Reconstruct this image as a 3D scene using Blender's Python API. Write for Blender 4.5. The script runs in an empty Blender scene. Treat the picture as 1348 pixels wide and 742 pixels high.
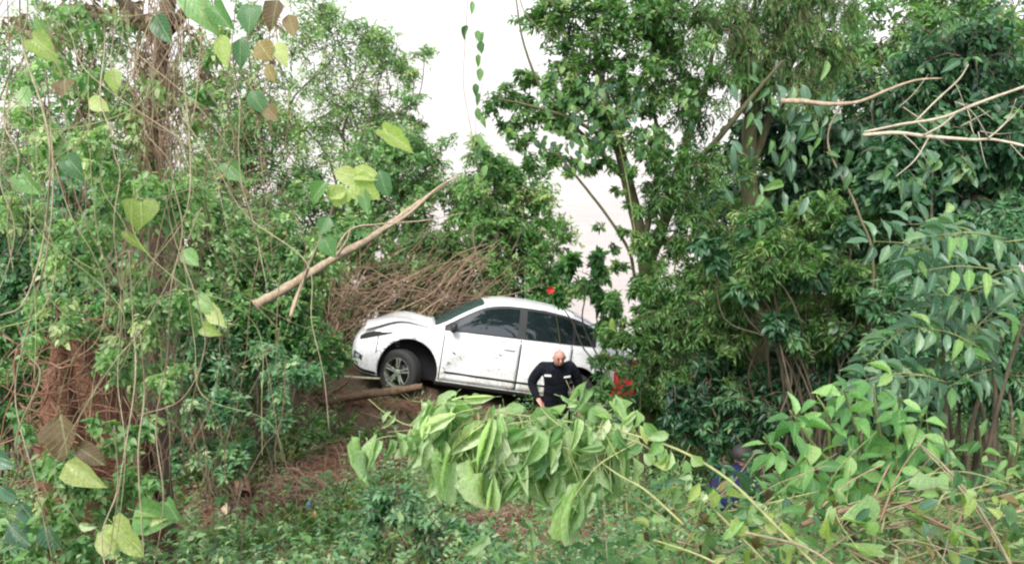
import bpy, bmesh, math, random
import numpy as np
from mathutils import Vector, Matrix

# ------------------------------------------------------------------ camera, sky, sun, exposure
SC = bpy.context.scene
COL = SC.collection
EYE = 9.2                      # eye height above the river (river surface is z = 0)
PITCH = math.radians(20.0)     # looking down the bank
FPX = 1122.0                   # focal length in pixels of the 1348 px wide photograph

cam_data = bpy.data.cameras.new('camera')
cam_data.sensor_width = 36.0
cam_data.lens = 36.0 * FPX / 1348.0
cam_data.clip_start = 0.05
cam_data.clip_end = 6000.0
cam = bpy.data.objects.new('camera', cam_data)
COL.objects.link(cam)
cam.location = (0, 0, EYE)
cam.rotation_euler = (math.pi / 2 - PITCH, 0, 0)
SC.camera = cam

SUN_EL, SUN_AZ = math.radians(60), math.radians(-150)   # azimuth from +Y towards +X
world = bpy.data.worlds.new('World')
SC.world = world
world.use_nodes = True
wn, wl = world.node_tree.nodes, world.node_tree.links
bg = wn['Background']
sky = wn.new('ShaderNodeTexSky')
sky.sky_type = 'NISHITA'
sky.sun_disc = False
sky.sun_elevation = SUN_EL
sky.sun_rotation = SUN_AZ
sky.air_density = 1.0
sky.dust_density = 2.0
sky.ozone_density = 1.0
hsv = wn.new('ShaderNodeHueSaturation')
hsv.inputs['Saturation'].default_value = 0.30
wl.new(sky.outputs[0], hsv.inputs['Color'])
wl.new(hsv.outputs[0], bg.inputs['Color'])
bg.inputs['Strength'].default_value = 0.15

sun_data = bpy.data.lights.new('sun', 'SUN')
sun_data.energy = 1.5
sun_data.angle = math.radians(28)
sun_data.color = (1.0, 0.975, 0.94)
sun = bpy.data.objects.new('sun', sun_data)
COL.objects.link(sun)
sd = Vector((math.sin(SUN_AZ) * math.cos(SUN_EL), math.cos(SUN_AZ) * math.cos(SUN_EL), math.sin(SUN_EL)))
sun.rotation_euler = sd.to_track_quat('Z', 'Y').to_euler()
sun.location = (0, 0, 40)

SC.view_settings.view_transform = 'Standard'
SC.view_settings.look = 'None'
SC.view_settings.gamma = 1.0
SC.view_settings.exposure = 1.58
SC.view_settings.use_curve_mapping = False
SC.cycles.max_bounces = 14
SC.cycles.diffuse_bounces = 11
SC.cycles.glossy_bounces = 3
SC.cycles.transmission_bounces = 6
SC.cycles.filter_width = 2.2
SC.cycles.use_denoising = True

# ------------------------------------------------------------------ helpers
RNG = np.random.default_rng(7)
UPC = np.array([0, math.sin(PITCH), math.cos(PITCH)])
FWD = np.array([0, math.cos(PITCH), -math.sin(PITCH)])

def at(px, py, d):
    """world point that stands d metres deep along the view axis, read off the photograph"""
    return np.array([0, 0, EYE]) + d * (FWD + (px - 674) / FPX * np.array([1., 0, 0]) + (371 - py) / FPX * UPC)

PY = [-400, -40, -3, 0, 1.2, 2.5, 4, 6, 8, 9, 10.2, 11.2, 12.5, 14, 16, 18, 20, 23, 30, 60]
PZ = [-1.0, -1.2, -1.5, -1.6, -1.75, -2.45, -3.35, -4.5, -5.35, -5.65, -5.72, -5.85, -6.3, -6.95, -7.85, -8.7, -9.35, -10.1, -11.5, -14]
def ground_z(x, y):
    x = np.asarray(x, float); y = np.asarray(y, float)
    z = np.interp(y, PY, PZ)
    z = (z + np.interp(y - .6, PY, PZ) + np.interp(y + .6, PY, PZ)) / 3
    z = z - .19 * np.clip(x, -3, 4) * np.exp(-((y - 11) / 3.5) ** 2)
    z = z + .10 * np.sin(1.1 * x + .6 * y) * np.sin(.8 * y + .5) + .05 * np.sin(2.7 * x - 1.9 * y) + .03 * np.sin(5.1 * x + 4.3 * y)
    return z + EYE

def gpt(x, y, dz=0.0):
    return np.array([x, y, float(ground_z(x, y)) + dz])

def under(p, dz=0.0):
    return gpt(p[0], p[1], dz)

def tag(o, label=None, cat=None, group=None, kind=None):
    if label: o['label'] = label
    if cat: o['category'] = cat
    if group: o['group'] = group
    if kind: o['kind'] = kind
    return o

def empty(name, loc, label, cat, group=None):
    o = bpy.data.objects.new(name, None)
    o.empty_display_size = .2
    COL.objects.link(o)
    o.location = Vector(loc)
    return tag(o, label, cat, group)

def link(name, me, mat, parent=None, mw=None):
    o = bpy.data.objects.new(name, me)
    COL.objects.link(o)
    if mat is not None and len(me.materials) == 0:
        me.materials.append(mat)
    if parent is not None:
        o.parent = parent
        off = world_of(parent)
        if mw is not None:
            o.matrix_local = off.inverted() @ mw
        else:
            o.matrix_local = off.inverted()
    elif mw is not None:
        o.matrix_world = mw
    return o

def world_of(o):
    m = o.matrix_local if o.parent is None else None
    if o.parent is None:
        return Matrix.LocRotScale(o.location, o.rotation_euler, o.scale)
    return world_of(o.parent) @ o.matrix_local

def np_mesh(name, V, F, tint=None, smooth=False):
    """V (n,3), F list of face arrays (all same width per array) -> mesh"""
    me = bpy.data.meshes.new(name)
    V = np.asarray(V, np.float32)
    if not isinstance(F, list): F = [F]
    F = [np.asarray(f, np.int32) for f in F if len(f)]
    nl = sum(f.size for f in F); nf = sum(len(f) for f in F)
    me.vertices.add(len(V)); me.vertices.foreach_set('co', V.ravel())
    me.loops.add(nl); me.polygons.add(nf)
    me.loops.foreach_set('vertex_index', np.concatenate([f.ravel() for f in F]))
    st = []; c = 0
    for f in F:
        st.append(c + np.arange(len(f)) * f.shape[1]); c += f.size
    me.polygons.foreach_set('loop_start', np.concatenate(st).astype(np.int32))
    if smooth: me.polygons.foreach_set('use_smooth', np.ones(nf, bool))
    me.update(calc_edges=True)
    if tint is not None:
        a = me.attributes.new('tint', 'FLOAT', 'POINT')
        a.data.foreach_set('value', np.asarray(tint, np.float32))
    return me

def crom(P, n):
    """Catmull-Rom through P, n samples"""
    P = np.asarray(P, float)
    if len(P) < 3:
        t = np.linspace(0, 1, n)[:, None]
        return P[0] * (1 - t) + P[-1] * t
    Q = np.vstack([2 * P[0] - P[1], P, 2 * P[-1] - P[-2]])
    u = np.linspace(0, len(P) - 1 - 1e-6, n); i = u.astype(int); t = (u - i)[:, None]
    a, b, c, d = Q[i], Q[i + 1], Q[i + 2], Q[i + 3]
    return .5 * ((2 * b) + (-a + c) * t + (2 * a - 5 * b + 4 * c - d) * t ** 2 + (-a + 3 * b - 3 * c + d) * t ** 3)

def norm(a):
    return a / (np.linalg.norm(a, axis=-1, keepdims=True) + 1e-9)

class Geo:
    """collects tubes and blades into one mesh"""
    def __init__(s): s.V, s.Q, s.T, s.t, s.n = [], [], [], [], 0
    def add(s, V, Q=None, T=None, tint=0.5):
        V = np.asarray(V, float).reshape(-1, 3)
        if Q is not None and len(Q): s.Q.append(np.asarray(Q) + s.n)
        if T is not None and len(T): s.T.append(np.asarray(T) + s.n)
        s.V.append(V); s.n += len(V)
        s.t.append(np.broadcast_to(np.asarray(tint, float), (len(V),)) if np.ndim(tint) == 0 else np.asarray(tint, float))
        return s
    def tube(s, P, r, sides=6, n=None, tint=.5, rough=0.0, caps=True):
        P = np.asarray(P, float)
        n = n or max(2, (len(P) - 1) * 5 + 1)
        C = crom(P, n)
        r = np.interp(np.linspace(0, 1, n), np.linspace(0, 1, np.size(r)), np.atleast_1d(r)) if np.size(r) > 1 else np.full(n, float(r))
        T = norm(np.gradient(C, axis=0))
        ref = np.array([0, 0, 1.]) if abs(T[:, 2]).mean() < .8 else np.array([1., .2, 0])
        A = norm(np.cross(T, ref)); B = np.cross(T, A)
        th = np.arange(sides) * 2 * math.pi / sides
        rr = r[:, None] * (1 + (RNG.uniform(-rough, rough, (n, sides)) if rough else 0) * np.ones((n, sides)))
        V = C[:, None] + rr[..., None] * (np.cos(th)[None, :, None] * A[:, None] + np.sin(th)[None, :, None] * B[:, None])
        i = np.arange(n - 1)[:, None] * sides; j = np.arange(sides)[None]; k = (j + 1) % sides
        Q = np.stack([i + j, i + k, i + sides + k, i + sides + j], -1).reshape(-1, 4)
        V = V.reshape(-1, 3); Tt = None
        if caps:
            V = np.vstack([V, C[0], C[-1]]); m = n * sides
            jj = np.arange(sides); kk = (jj + 1) % sides
            Tt = np.vstack([np.stack([kk, jj, np.full(sides, m)], -1), np.stack([(n - 1) * sides + jj, (n - 1) * sides + kk, np.full(sides, m + 1)], -1)])
        return s.add(V, Q, Tt, tint)
    def mesh(s, name, smooth=True):
        return np_mesh(name, np.vstack(s.V), [np.vstack(a) for a in (s.Q, s.T) if a], np.concatenate(s.t), smooth)
    def build(s, name, mat, parent=None, smooth=True):
        return link(name, s.mesh(name, smooth), mat, parent)

# ------------------------------------------------------------------ materials
def new_mat(name):
    m = bpy.data.materials.new(name); m.use_nodes = True
    nt = m.node_tree
    return m, nt.nodes, nt.links, nt.nodes['Principled BSDF']

def ramp(n, stops):
    r = n.new('ShaderNodeValToRGB')
    e = r.color_ramp.elements
    while len(e) < len(stops): e.new(.5)
    for q, (p, c) in zip(e, stops):
        q.position = p; q.color = (*c, 1)
    return r

def noise(n, l, scale, detail=4, vec=None, rough=.6):
    t = n.new('ShaderNodeTexNoise'); t.inputs['Scale'].default_value = scale
    t.inputs['Detail'].default_value = detail; t.inputs['Roughness'].default_value = rough
    if vec is not None: l.new(vec, t.inputs['Vector'])
    return t

def leaf_mat(name, stops, trans=.38, rough=.42, by_object=False, veins=False, spec=.4, trans_gain=1.5):
    m, n, l, p = new_mat(name)
    r = ramp(n, stops)
    if by_object:
        oi = n.new('ShaderNodeObjectInfo'); l.new(oi.outputs['Random'], r.inputs[0])
    else:
        a = n.new('ShaderNodeAttribute'); a.attribute_name = 'tint'; l.new(a.outputs['Fac'], r.inputs[0])
    col = r.outputs[0]
    tc = n.new('ShaderNodeTexCoord')
    if veins:
        sx = n.new('ShaderNodeSeparateXYZ'); l.new(tc.outputs['Generated'], sx.inputs[0])
        # side veins run out and forward from the midrib
        c = n.new('ShaderNodeMath'); c.operation = 'SUBTRACT'; l.new(sx.outputs[1], c.inputs[0]); c.inputs[1].default_value = .5
        ab = n.new('ShaderNodeMath'); ab.operation = 'ABSOLUTE'; l.new(c.outputs[0], ab.inputs[0])
        ma = n.new('ShaderNodeMath'); ma.operation = 'MULTIPLY_ADD'; l.new(ab.outputs[0], ma.inputs[0]); ma.inputs[1].default_value = -.55; l.new(sx.outputs[0], ma.inputs[2])
        fr = n.new('ShaderNodeMath'); fr.operation = 'MULTIPLY'; l.new(ma.outputs[0], fr.inputs[0]); fr.inputs[1].default_value = 9.0
        f2 = n.new('ShaderNodeMath'); f2.operation = 'PINGPONG'; l.new(fr.outputs[0], f2.inputs[0]); f2.inputs[1].default_value = .5
        mr = n.new('ShaderNodeMapRange'); l.new(f2.outputs[0], mr.inputs[0]); mr.inputs[1].default_value = 0; mr.inputs[2].default_value = .10; mr.inputs[3].default_value = 1; mr.inputs[4].default_value = 0
        mr2 = n.new('ShaderNodeMapRange'); l.new(ab.outputs[0], mr2.inputs[0]); mr2.inputs[1].default_value = .01; mr2.inputs[2].default_value = .045; mr2.inputs[3].default_value = 1; mr2.inputs[4].default_value = 0
        mx = n.new('ShaderNodeMath'); mx.operation = 'MAXIMUM'; l.new(mr.outputs[0], mx.inputs[0]); l.new(mr2.outputs[0], mx.inputs[1])
        br = n.new('ShaderNodeMix'); br.data_type = 'RGBA'; br.blend_type = 'MIX'
        ml = n.new('ShaderNodeMath'); ml.operation = 'MULTIPLY'; l.new(mx.outputs[0], ml.inputs[0]); ml.inputs[1].default_value = .28
        l.new(ml.outputs[0], br.inputs[0]); l.new(col, br.inputs[6]); br.inputs[7].default_value = (.42, .5, .24, 1)
        col = br.outputs[2]
        oi2 = n.new('ShaderNodeObjectInfo')
        va = n.new('ShaderNodeVectorMath'); va.operation = 'ADD'; l.new(tc.outputs['Object'], va.inputs[0]); l.new(oi2.outputs['Location'], va.inputs[1])
        sp = noise(n, l, 5.5, 5, va.outputs[0], .65)
        sm = n.new('ShaderNodeMapRange'); l.new(sp.outputs['Fac'], sm.inputs[0]); sm.inputs[1].default_value = .62; sm.inputs[2].default_value = .70; sm.inputs[4].default_value = .7
        bs_ = n.new('ShaderNodeMix'); bs_.data_type = 'RGBA'; l.new(sm.outputs[0], bs_.inputs[0]); l.new(col, bs_.inputs[6]); bs_.inputs[7].default_value = (.20, .14, .06, 1)
        col = bs_.outputs[2]
        bp = n.new('ShaderNodeBump'); bp.inputs['Strength'].default_value = .5; bp.inputs['Distance'].default_value = .01
        l.new(mx.outputs[0], bp.inputs['Height']); l.new(bp.outputs[0], p.inputs['Normal'])
    nz = noise(n, l, 14 if veins else 9, 3, tc.outputs['Object'] if veins else None)
    hs = n.new('ShaderNodeHueSaturation'); l.new(col, hs.inputs['Color'])
    mp = n.new('ShaderNodeMapRange'); l.new(nz.outputs['Fac'], mp.inputs[0]); mp.inputs[1].default_value = .3; mp.inputs[2].default_value = .7; mp.inputs[3].default_value = .75; mp.inputs[4].default_value = 1.25
    l.new(mp.outputs[0], hs.inputs['Value'])
    l.new(hs.outputs[0], p.inputs['Base Color'])
    p.inputs['Roughness'].default_value = rough
    p.inputs['Specular IOR Level'].default_value = spec
    tr = n.new('ShaderNodeBsdfTranslucent')
    g = n.new('ShaderNodeMix'); g.data_type = 'RGBA'; g.blend_type = 'MULTIPLY'; g.inputs[0].default_value = 1
    l.new(hs.outputs[0], g.inputs[6]); g.inputs[7].default_value = (1.0 * trans_gain, 1.25 * trans_gain, .60 * trans_gain, 1)
    l.new(g.outputs[2], tr.inputs['Color'])
    ms = n.new('ShaderNodeMixShader'); ms.inputs[0].default_value = trans
    l.new(p.outputs[0], ms.inputs[1]); l.new(tr.outputs[0], ms.inputs[2])
    l.new(ms.outputs[0], n['Material Output'].inputs['Surface'])
    return m

def wood_mat(name, stops, scale=18, bump=.5, rough=.85):
    m, n, l, p = new_mat(name)
    tc = n.new('ShaderNodeTexCoord')
    mpn = n.new('ShaderNodeMapping'); mpn.inputs['Scale'].default_value = (1, 1, .3); l.new(tc.outputs['Object'], mpn.inputs[0])
    nz = noise(n, l, scale, 6, mpn.outputs[0], .7)
    a = n.new('ShaderNodeAttribute'); a.attribute_name = 'tint'
    ad = n.new('ShaderNodeMath'); ad.operation = 'MULTIPLY_ADD'; l.new(a.outputs['Fac'], ad.inputs[0]); ad.inputs[1].default_value = .5; 
    sb = n.new('ShaderNodeMath'); sb.operation = 'MULTIPLY_ADD'; l.new(nz.outputs['Fac'], sb.inputs[0]); sb.inputs[1].default_value = 1.2; sb.inputs[2].default_value = -.35
    l.new(sb.outputs[0], ad.inputs[2])
    r = ramp(n, stops); l.new(ad.outputs[0], r.inputs[0]); l.new(r.outputs[0], p.inputs['Base Color'])
    p.inputs['Roughness'].default_value = rough; p.inputs['Specular IOR Level'].default_value = .2
    b = n.new('ShaderNodeBump'); b.inputs['Strength'].default_value = bump; b.inputs['Distance'].default_value = .02
    l.new(nz.outputs['Fac'], b.inputs['Height']); l.new(b.outputs[0], p.inputs['Normal'])
    return m

def plain_mat(name, col, rough=.5, metal=0., spec=.5, var=.12, scale=12, coat=0., bump=0.):
    m, n, l, p = new_mat(name)
    tc = n.new('ShaderNodeTexCoord'); nz = noise(n, l, scale, 5, tc.outputs['Object'])
    c = np.array(col)
    r = ramp(n, [(.3, tuple(c * (1 - var))), (.7, tuple(np.minimum(c * (1 + var), 1)))])
    l.new(nz.outputs['Fac'], r.inputs[0]); l.new(r.outputs[0], p.inputs['Base Color'])
    p.inputs['Roughness'].default_value = rough; p.inputs['Metallic'].default_value = metal
    p.inputs['Specular IOR Level'].default_value = spec; p.inputs['Coat Weight'].default_value = coat
    if bump:
        b = n.new('ShaderNodeBump'); b.inputs['Strength'].default_value = bump; b.inputs['Distance'].default_value = .05
        l.new(nz.outputs['Fac'], b.inputs['Height']); l.new(b.outputs[0], p.inputs['Normal'])
    return m

M = {}
# foliage of different plants: darkest leaf .. lightest leaf
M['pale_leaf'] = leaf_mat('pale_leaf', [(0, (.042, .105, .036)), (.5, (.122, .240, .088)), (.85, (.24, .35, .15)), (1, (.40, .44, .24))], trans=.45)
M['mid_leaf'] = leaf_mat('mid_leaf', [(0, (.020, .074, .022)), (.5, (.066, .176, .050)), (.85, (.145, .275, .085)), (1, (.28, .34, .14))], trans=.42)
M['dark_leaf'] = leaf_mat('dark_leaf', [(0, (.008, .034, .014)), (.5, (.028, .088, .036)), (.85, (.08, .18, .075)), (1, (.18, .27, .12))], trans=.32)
M['olive_leaf'] = leaf_mat('olive_leaf', [(0, (.022, .068, .018)), (.5, (.076, .176, .048)), (.85, (.175, .29, .095)), (1, (.34, .38, .17))], trans=.45)
M['blue_leaf'] = leaf_mat('blue_leaf', [(0, (.030, .096, .044)), (.5, (.092, .208, .098)), (.85, (.19, .32, .17)), (1, (.34, .40, .22))], trans=.4)
M['dead_leaf'] = leaf_mat('dead_leaf', [(0, (.06, .040, .026)), (.5, (.16, .11, .07)), (.85, (.28, .21, .14)), (1, (.36, .30, .20))], trans=.2, rough=.7)
M['big_wilt'] = leaf_mat('big_wilt', [(0, (.16, .255, .115)), (.35, (.28, .39, .205)), (.75, (.42, .50, .31)), (1, (.54, .58, .42))], by_object=True, veins=True, trans=.45, rough=.68, spec=.2)
M['big_green'] = leaf_mat('big_green', [(0, (.030, .095, .034)), (.4, (.075, .18, .058)), (.8, (.15, .28, .09)), (1, (.27, .37, .15))], by_object=True, veins=True, trans=.36, rough=.38)
M['big_fresh'] = leaf_mat('big_fresh', [(0, (.055, .16, .05)), (.4, (.12, .27, .085)), (.8, (.21, .37, .13)), (1, (.34, .45, .19))], by_object=True, veins=True, trans=.42, rough=.45)
M['big_dark'] = leaf_mat('big_dark', [(0, (.020, .065, .035)), (.4, (.040, .11, .06)), (.8, (.085, .17, .10)), (1, (.15, .24, .12))], by_object=True, veins=True, trans=.28, rough=.34, spec=.5)
M['big_yellow'] = leaf_mat('big_yellow', [(0, (.17, .24, .05)), (.5, (.28, .36, .10)), (1, (.42, .45, .20))], by_object=True, veins=True, trans=.45)
M['big_brown'] = leaf_mat('big_brown', [(0, (.09, .06, .03)), (.5, (.16, .11, .05)), (1, (.22, .17, .06))], by_object=True, veins=True, trans=.3, rough=.6)
M['bark'] = wood_mat('bark', [(0, (.03, .024, .017)), (.5, (.10, .08, .055)), (1, (.20, .17, .12))])
M['moss_bark'] = wood_mat('moss_bark', [(0, (.028, .030, .014)), (.5, (.085, .080, .040)), (1, (.19, .17, .10))])
M['vine'] = wood_mat('vine', [(0, (.07, .06, .035)), (.5, (.19, .16, .10)), (1, (.36, .31, .20))], 25, .3)
M['green_stem'] = wood_mat('green_stem', [(0, (.08, .11, .035)), (.5, (.20, .22, .09)), (1, (.36, .34, .17))], 25, .2, .6)
M['dry_stick'] = wood_mat('dry_stick', [(0, (.07, .042, .025)), (.5, (.22, .145, .095)), (1, (.42, .32, .23))], 30, .3)
M['pale_wood'] = wood_mat('pale_wood', [(0, (.10, .07, .045)), (.5, (.29, .225, .15)), (1, (.50, .42, .31))], 30, .6)
M['grey_twig'] = wood_mat('grey_twig', [(0, (.14, .12, .08)), (.5, (.32, .28, .20)), (1, (.52, .47, .36))], 25, .3)
M['root'] = wood_mat('root', [(0, (.06, .026, .016)), (.5, (.17, .085, .055)), (1, (.34, .21, .14))], 25, .3)

# ------------------------------------------------------------------ ground and river
def soil_mat():
    m, n, l, p = new_mat('soil')
    g = n.new('ShaderNodeNewGeometry')
    n1 = noise(n, l, 1.6, 6, g.outputs['Position']); n2 = noise(n, l, 14, 7, g.outputs['Position'], .7); n3 = noise(n, l, 60, 4, g.outputs['Position'])
    r1 = ramp(n, [(.25, (.075, .050, .034)), (.5, (.16, .105, .07)), (.75, (.27, .185, .125))])
    l.new(n2.outputs['Fac'], r1.inputs[0])
    r2 = ramp(n, [(.3, (.060, .060, .034)), (.6, (.13, .115, .07)), (.8, (.21, .18, .115))])
    l.new(n2.outputs['Fac'], r2.inputs[0])
    mx = n.new('ShaderNodeMix'); mx.data_type = 'RGBA'
    mr = n.new('ShaderNodeMapRange'); l.new(n1.outputs['Fac'], mr.inputs[0]); mr.inputs[1].default_value = .42; mr.inputs[2].default_value = .62
    l.new(mr.outputs[0], mx.inputs[0]); l.new(r1.outputs[0], mx.inputs[6]); l.new(r2.outputs[0], mx.inputs[7])
    a = n.new('ShaderNodeAttribute'); a.attribute_name = 'tint'      # freshly dug, bare red-brown earth
    r3 = ramp(n, [(.25, (.085, .040, .024)), (.5, (.19, .095, .058)), (.75, (.32, .185, .12))]); l.new(n2.outputs['Fac'], r3.inputs[0])
    mx2 = n.new('ShaderNodeMix'); mx2.data_type = 'RGBA'
    l.new(a.outputs['Fac'], mx2.inputs[0]); l.new(mx.outputs[2], mx2.inputs[6]); l.new(r3.outputs[0], mx2.inputs[7])
    l.new(mx2.outputs[2], p.inputs['Base Color']); p.inputs['Roughness'].default_value = .95; p.inputs['Specular IOR Level'].default_value = .15
    ad = n.new('ShaderNodeMath'); ad.operation = 'ADD'; l.new(n2.outputs['Fac'], ad.inputs[0]); l.new(n3.outputs['Fac'], ad.inputs[1])
    b = n.new('ShaderNodeBump'); b.inputs['Strength'].default_value = .9; b.inputs['Distance'].default_value = .04
    l.new(ad.outputs[0], b.inputs['Height']); l.new(b.outputs[0], p.inputs['Normal'])
    return m
M['soil'] = soil_mat()

def on_ground(px, py):
    """where the sight line through a photo pixel meets the bank"""
    d0 = at(px, py, 1.0) - np.array([0, 0, EYE])
    for k in np.arange(2.0, 26, .02):
        p = np.array([0, 0, EYE]) + d0 * k
        if p[2] <= float(ground_z(p[0], p[1])): break
    return p
SOIL_PATCH = [(on_ground(px, py)[:2], a_, b_, c_) for px, py, a_, b_, c_ in (
    (335, 676, .45, .26, .5), (390, 650, .5, .30, .6), (440, 624, .45, .26, .5), (485, 608, .45, .24, .1), (400, 532, .5, .14, .1), (470, 530, .7, .2, 0), (590, 625, .3, .15, .2), (560, 545, .6, .16, 0),
    (660, 690, .35, .25, .2), (270, 690, .35, .2, .2), (240, 590, .3, .25, .2), (330, 560, .4, .18, .2), (740, 720, .3, .2, 0), (560, 720, .2, .15, 0), (150, 640, .3, .3, .2))]
def bare(x, y):
    b = np.zeros(np.shape(x))
    for (c, rx, ry, a) in SOIL_PATCH:
        dx, dy = x - c[0], y - c[1]
        u = (dx * math.cos(a) + dy * math.sin(a)) / rx; v = (-dx * math.sin(a) + dy * math.cos(a)) / ry
        q = u * u + v * v + .25 * np.sin(7 * x + 5 * y) + .15 * np.sin(13 * x - 11 * y)
        b = np.maximum(b, np.clip(1.5 - q, 0, 1))
    return b

def grid_faces(nx, ny):
    i = np.arange(nx - 1)[:, None] * ny + np.arange(ny - 1)[None]
    return np.stack([i, i + ny, i + ny + 1, i + 1], -1).reshape(-1, 4)

gx = np.unique(np.concatenate([np.linspace(-400, -30, 20), np.linspace(-30, -8, 34), np.linspace(-8, 8, 150), np.linspace(8, 30, 34), np.linspace(30, 400, 20)]))
gy = np.unique(np.concatenate([np.linspace(-400, -6, 20), np.linspace(-6, 2, 24), np.linspace(2, 14, 130), np.linspace(14, 60, 60)]))
X, Y = np.meshgrid(gx, gy, indexing='ij')
Z = ground_z(X, Y) + .09 * bare(X, Y) * (1 + .5 * np.sin(9 * X + 4 * Y) + .3 * np.sin(23 * X - 17 * Y))
me = np_mesh('ground', np.stack([X, Y, Z], -1).reshape(-1, 3), grid_faces(len(gx), len(gy)), bare(X, Y).ravel(), True)
tag(link('ground', me, M['soil']), kind='structure')

def river_mat():
    m, n, l, p = new_mat('muddy_water')
    g = n.new('ShaderNodeNewGeometry')
    mp = n.new('ShaderNodeMapping'); mp.inputs['Scale'].default_value = (.25, 1, 1); l.new(g.outputs['Position'], mp.inputs[0])
    n1 = noise(n, l, .35, 4, mp.outputs[0]); n2 = noise(n, l, 3.5, 4, mp.outputs[0])
    r = ramp(n, [(.3, (.27, .225, .198)), (.7, (.325, .275, .245))]); l.new(n1.outputs['Fac'], r.inputs[0])
    l.new(r.outputs[0], p.inputs['Base Color']); p.inputs['Roughness'].default_value = .16; p.inputs['IOR'].default_value = 1.33
    b = n.new('ShaderNodeBump'); b.inputs['Strength'].default_value = .35; b.inputs['Distance'].default_value = .12
    l.new(n2.outputs['Fac'], b.inputs['Height']); l.new(b.outputs[0], p.inputs['Normal'])
    return m
M['water'] = river_mat()
rx = np.array([-3000, -300, -60, 0, 60, 300, 3000.]); ry = np.array([16, 20, 40, 120, 500, 4000.])
X, Y = np.meshgrid(rx, ry, indexing='ij')
tag(link('river', np_mesh('river', np.stack([X, Y, 0 * X], -1).reshape(-1, 3), grid_faces(len(rx), len(ry))), M['water']), kind='structure')

# ------------------------------------------------------------------ foliage
KITE = (np.array([[0, 0, 0], [.42, .5, .10], [.42, -.5, .10], [1, 0, -.06]]), np.array([[0, 3, 1], [0, 2, 3]]))
LANCE = (np.array([[0, 0, 0], [.3, .5, .09], [.3, -.5, .09], [.68, .40, .03], [.68, -.40, .03], [1, 0, -.12], [.5, 0, .0]]),
         np.array([[0, 6, 1], [0, 2, 6], [1, 6, 3], [2, 4, 6], [3, 6, 5], [6, 4, 5]]))

def leaf_verts(tpl, P, D, N, L, W):
    """instance a leaf template: base P, direction D, face normal hint N"""
    D = norm(D); S = norm(np.cross(N, D)); N = np.cross(D, S)
    t = tpl[0]
    V = (P[:, None] + t[None, :, 0, None] * (D * L[:, None])[:, None] + t[None, :, 1, None] * (S * W[:, None])[:, None]
         + t[None, :, 2, None] * (N * L[:, None])[:, None])
    n, k = len(P), len(t)
    F = (tpl[1][None] + (np.arange(n) * k)[:, None, None]).reshape(-1, 3)
    return V.reshape(-1, 3), F, k

def blob(r, n, shell=.55):
    u = norm(r.normal(size=(n, 3)))
    return u * (shell + (1 - shell) * r.random((n, 1))) ** .8

def foliage(r, G, lobes, n_leaf, L, ratio, droop=.3, per=14, tpl=KITE, twigs=None, spread=.9, tint=.5, gap=.0, stiff=.4):
    """leaves along short twigs through ellipsoid lobes: (centre, (rx,ry,rz)).  G collects leaves, twigs collects wood"""
    vol = np.array([np.prod(l[1]) ** (2 / 3) for l in lobes]); share = vol / vol.sum()
    for (c, R), sh in zip(lobes, share):
        c = np.asarray(c, float); R = np.asarray(R, float)
        nt = max(3, int(n_leaf * sh / per))
        # twigs gather on a handful of sprays, which leaves gaps between them
        ns = max(3, nt // 9)
        sc = blob(r, ns, .35) * R
        k = r.integers(0, ns, nt)
        e = c + sc[k] + r.normal(size=(nt, 3)) * R * .135
        out = norm((e - c) / R)
        tl = R.mean() * r.uniform(.35, .75, nt)
        d = norm(out + r.normal(size=(nt, 3)) * .55 + np.array([0, 0, .25 - droop]))
        a = e - d * tl[:, None] * .6; b = e + d * tl[:, None] * .5
        mid = (a + b) / 2 + np.array([0, 0, .12]) * tl[:, None]
        b = b - np.array([0, 0, 1]) * (droop * .5 * tl)[:, None]
        tt = np.linspace(.12, 1, per)[None, :] + r.uniform(-.05, .05, (nt, per))
        keep = r.random((nt, per)) > gap
        tt = np.clip(tt, 0, 1)[..., None]
        P = a[:, None] * (1 - tt) ** 2 + 2 * mid[:, None] * tt * (1 - tt) + b[:, None] * tt ** 2
        tan = norm(2 * (1 - tt) * (mid - a)[:, None] + 2 * tt * (b - mid)[:, None])
        side = np.where(np.arange(per) % 2 == 0, 1., -1.)[None, :, None]
        perp = norm(np.cross(tan, norm(r.normal(size=(nt, 1, 3)) * .5 + np.array([0, 0, 1])))) * side
        D = tan * stiff + perp * spread + r.normal(size=P.shape) * .35 + np.array([0, 0, -droop])
        N = np.array([0, 0, 1.]) + r.normal(size=P.shape) * .45
        ll = L * r.uniform(.6, 1.25, (nt, per)); 
        tn = np.clip(tint + (r.normal(size=(ns, 1)) * .14)[k] + r.normal(size=(nt, 1)) * .15 + r.normal(size=(nt, per)) * .10 + .10 * (tt[..., 0] - .5), 0, 1)
        kp = keep.ravel()
        V, F, kk = leaf_verts(tpl, P.reshape(-1, 3)[kp], D.reshape(-1, 3)[kp], N.reshape(-1, 3)[kp], ll.ravel()[kp], (ll * ratio).ravel()[kp])
        G.add(V, None, F, np.repeat(tn.ravel()[kp], kk))
        if twigs is not None:
            w = r.random(nt) < .6
            for q in np.nonzero(w)[0]:
                twigs.tube([a[q], mid[q], b[q]], [.006 * (1 + R.mean()), .0015], 3, 4, tint=r.uniform(.2, .6), caps=False)

def px_lobe(px, py, rpx, d, flat=1.0, deep=1.0):
    rr = rpx * d / FPX
    return (at(px, py, d), (rr, rr * deep, rr * flat))

def limb_path(r, a, b, wob=.12, n=5):
    a, b = np.asarray(a, float), np.asarray(b, float)
    t = np.linspace(0, 1, n)[:, None]
    P = a * (1 - t) + b * t
    P[1:-1] += r.normal(size=(n - 2, 3)) * wob * np.linalg.norm(b - a) * .5
    P[1:-1, 2] += np.sin(t[1:-1, 0] * math.pi) * .10 * np.linalg.norm(b - a)
    return P

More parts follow.
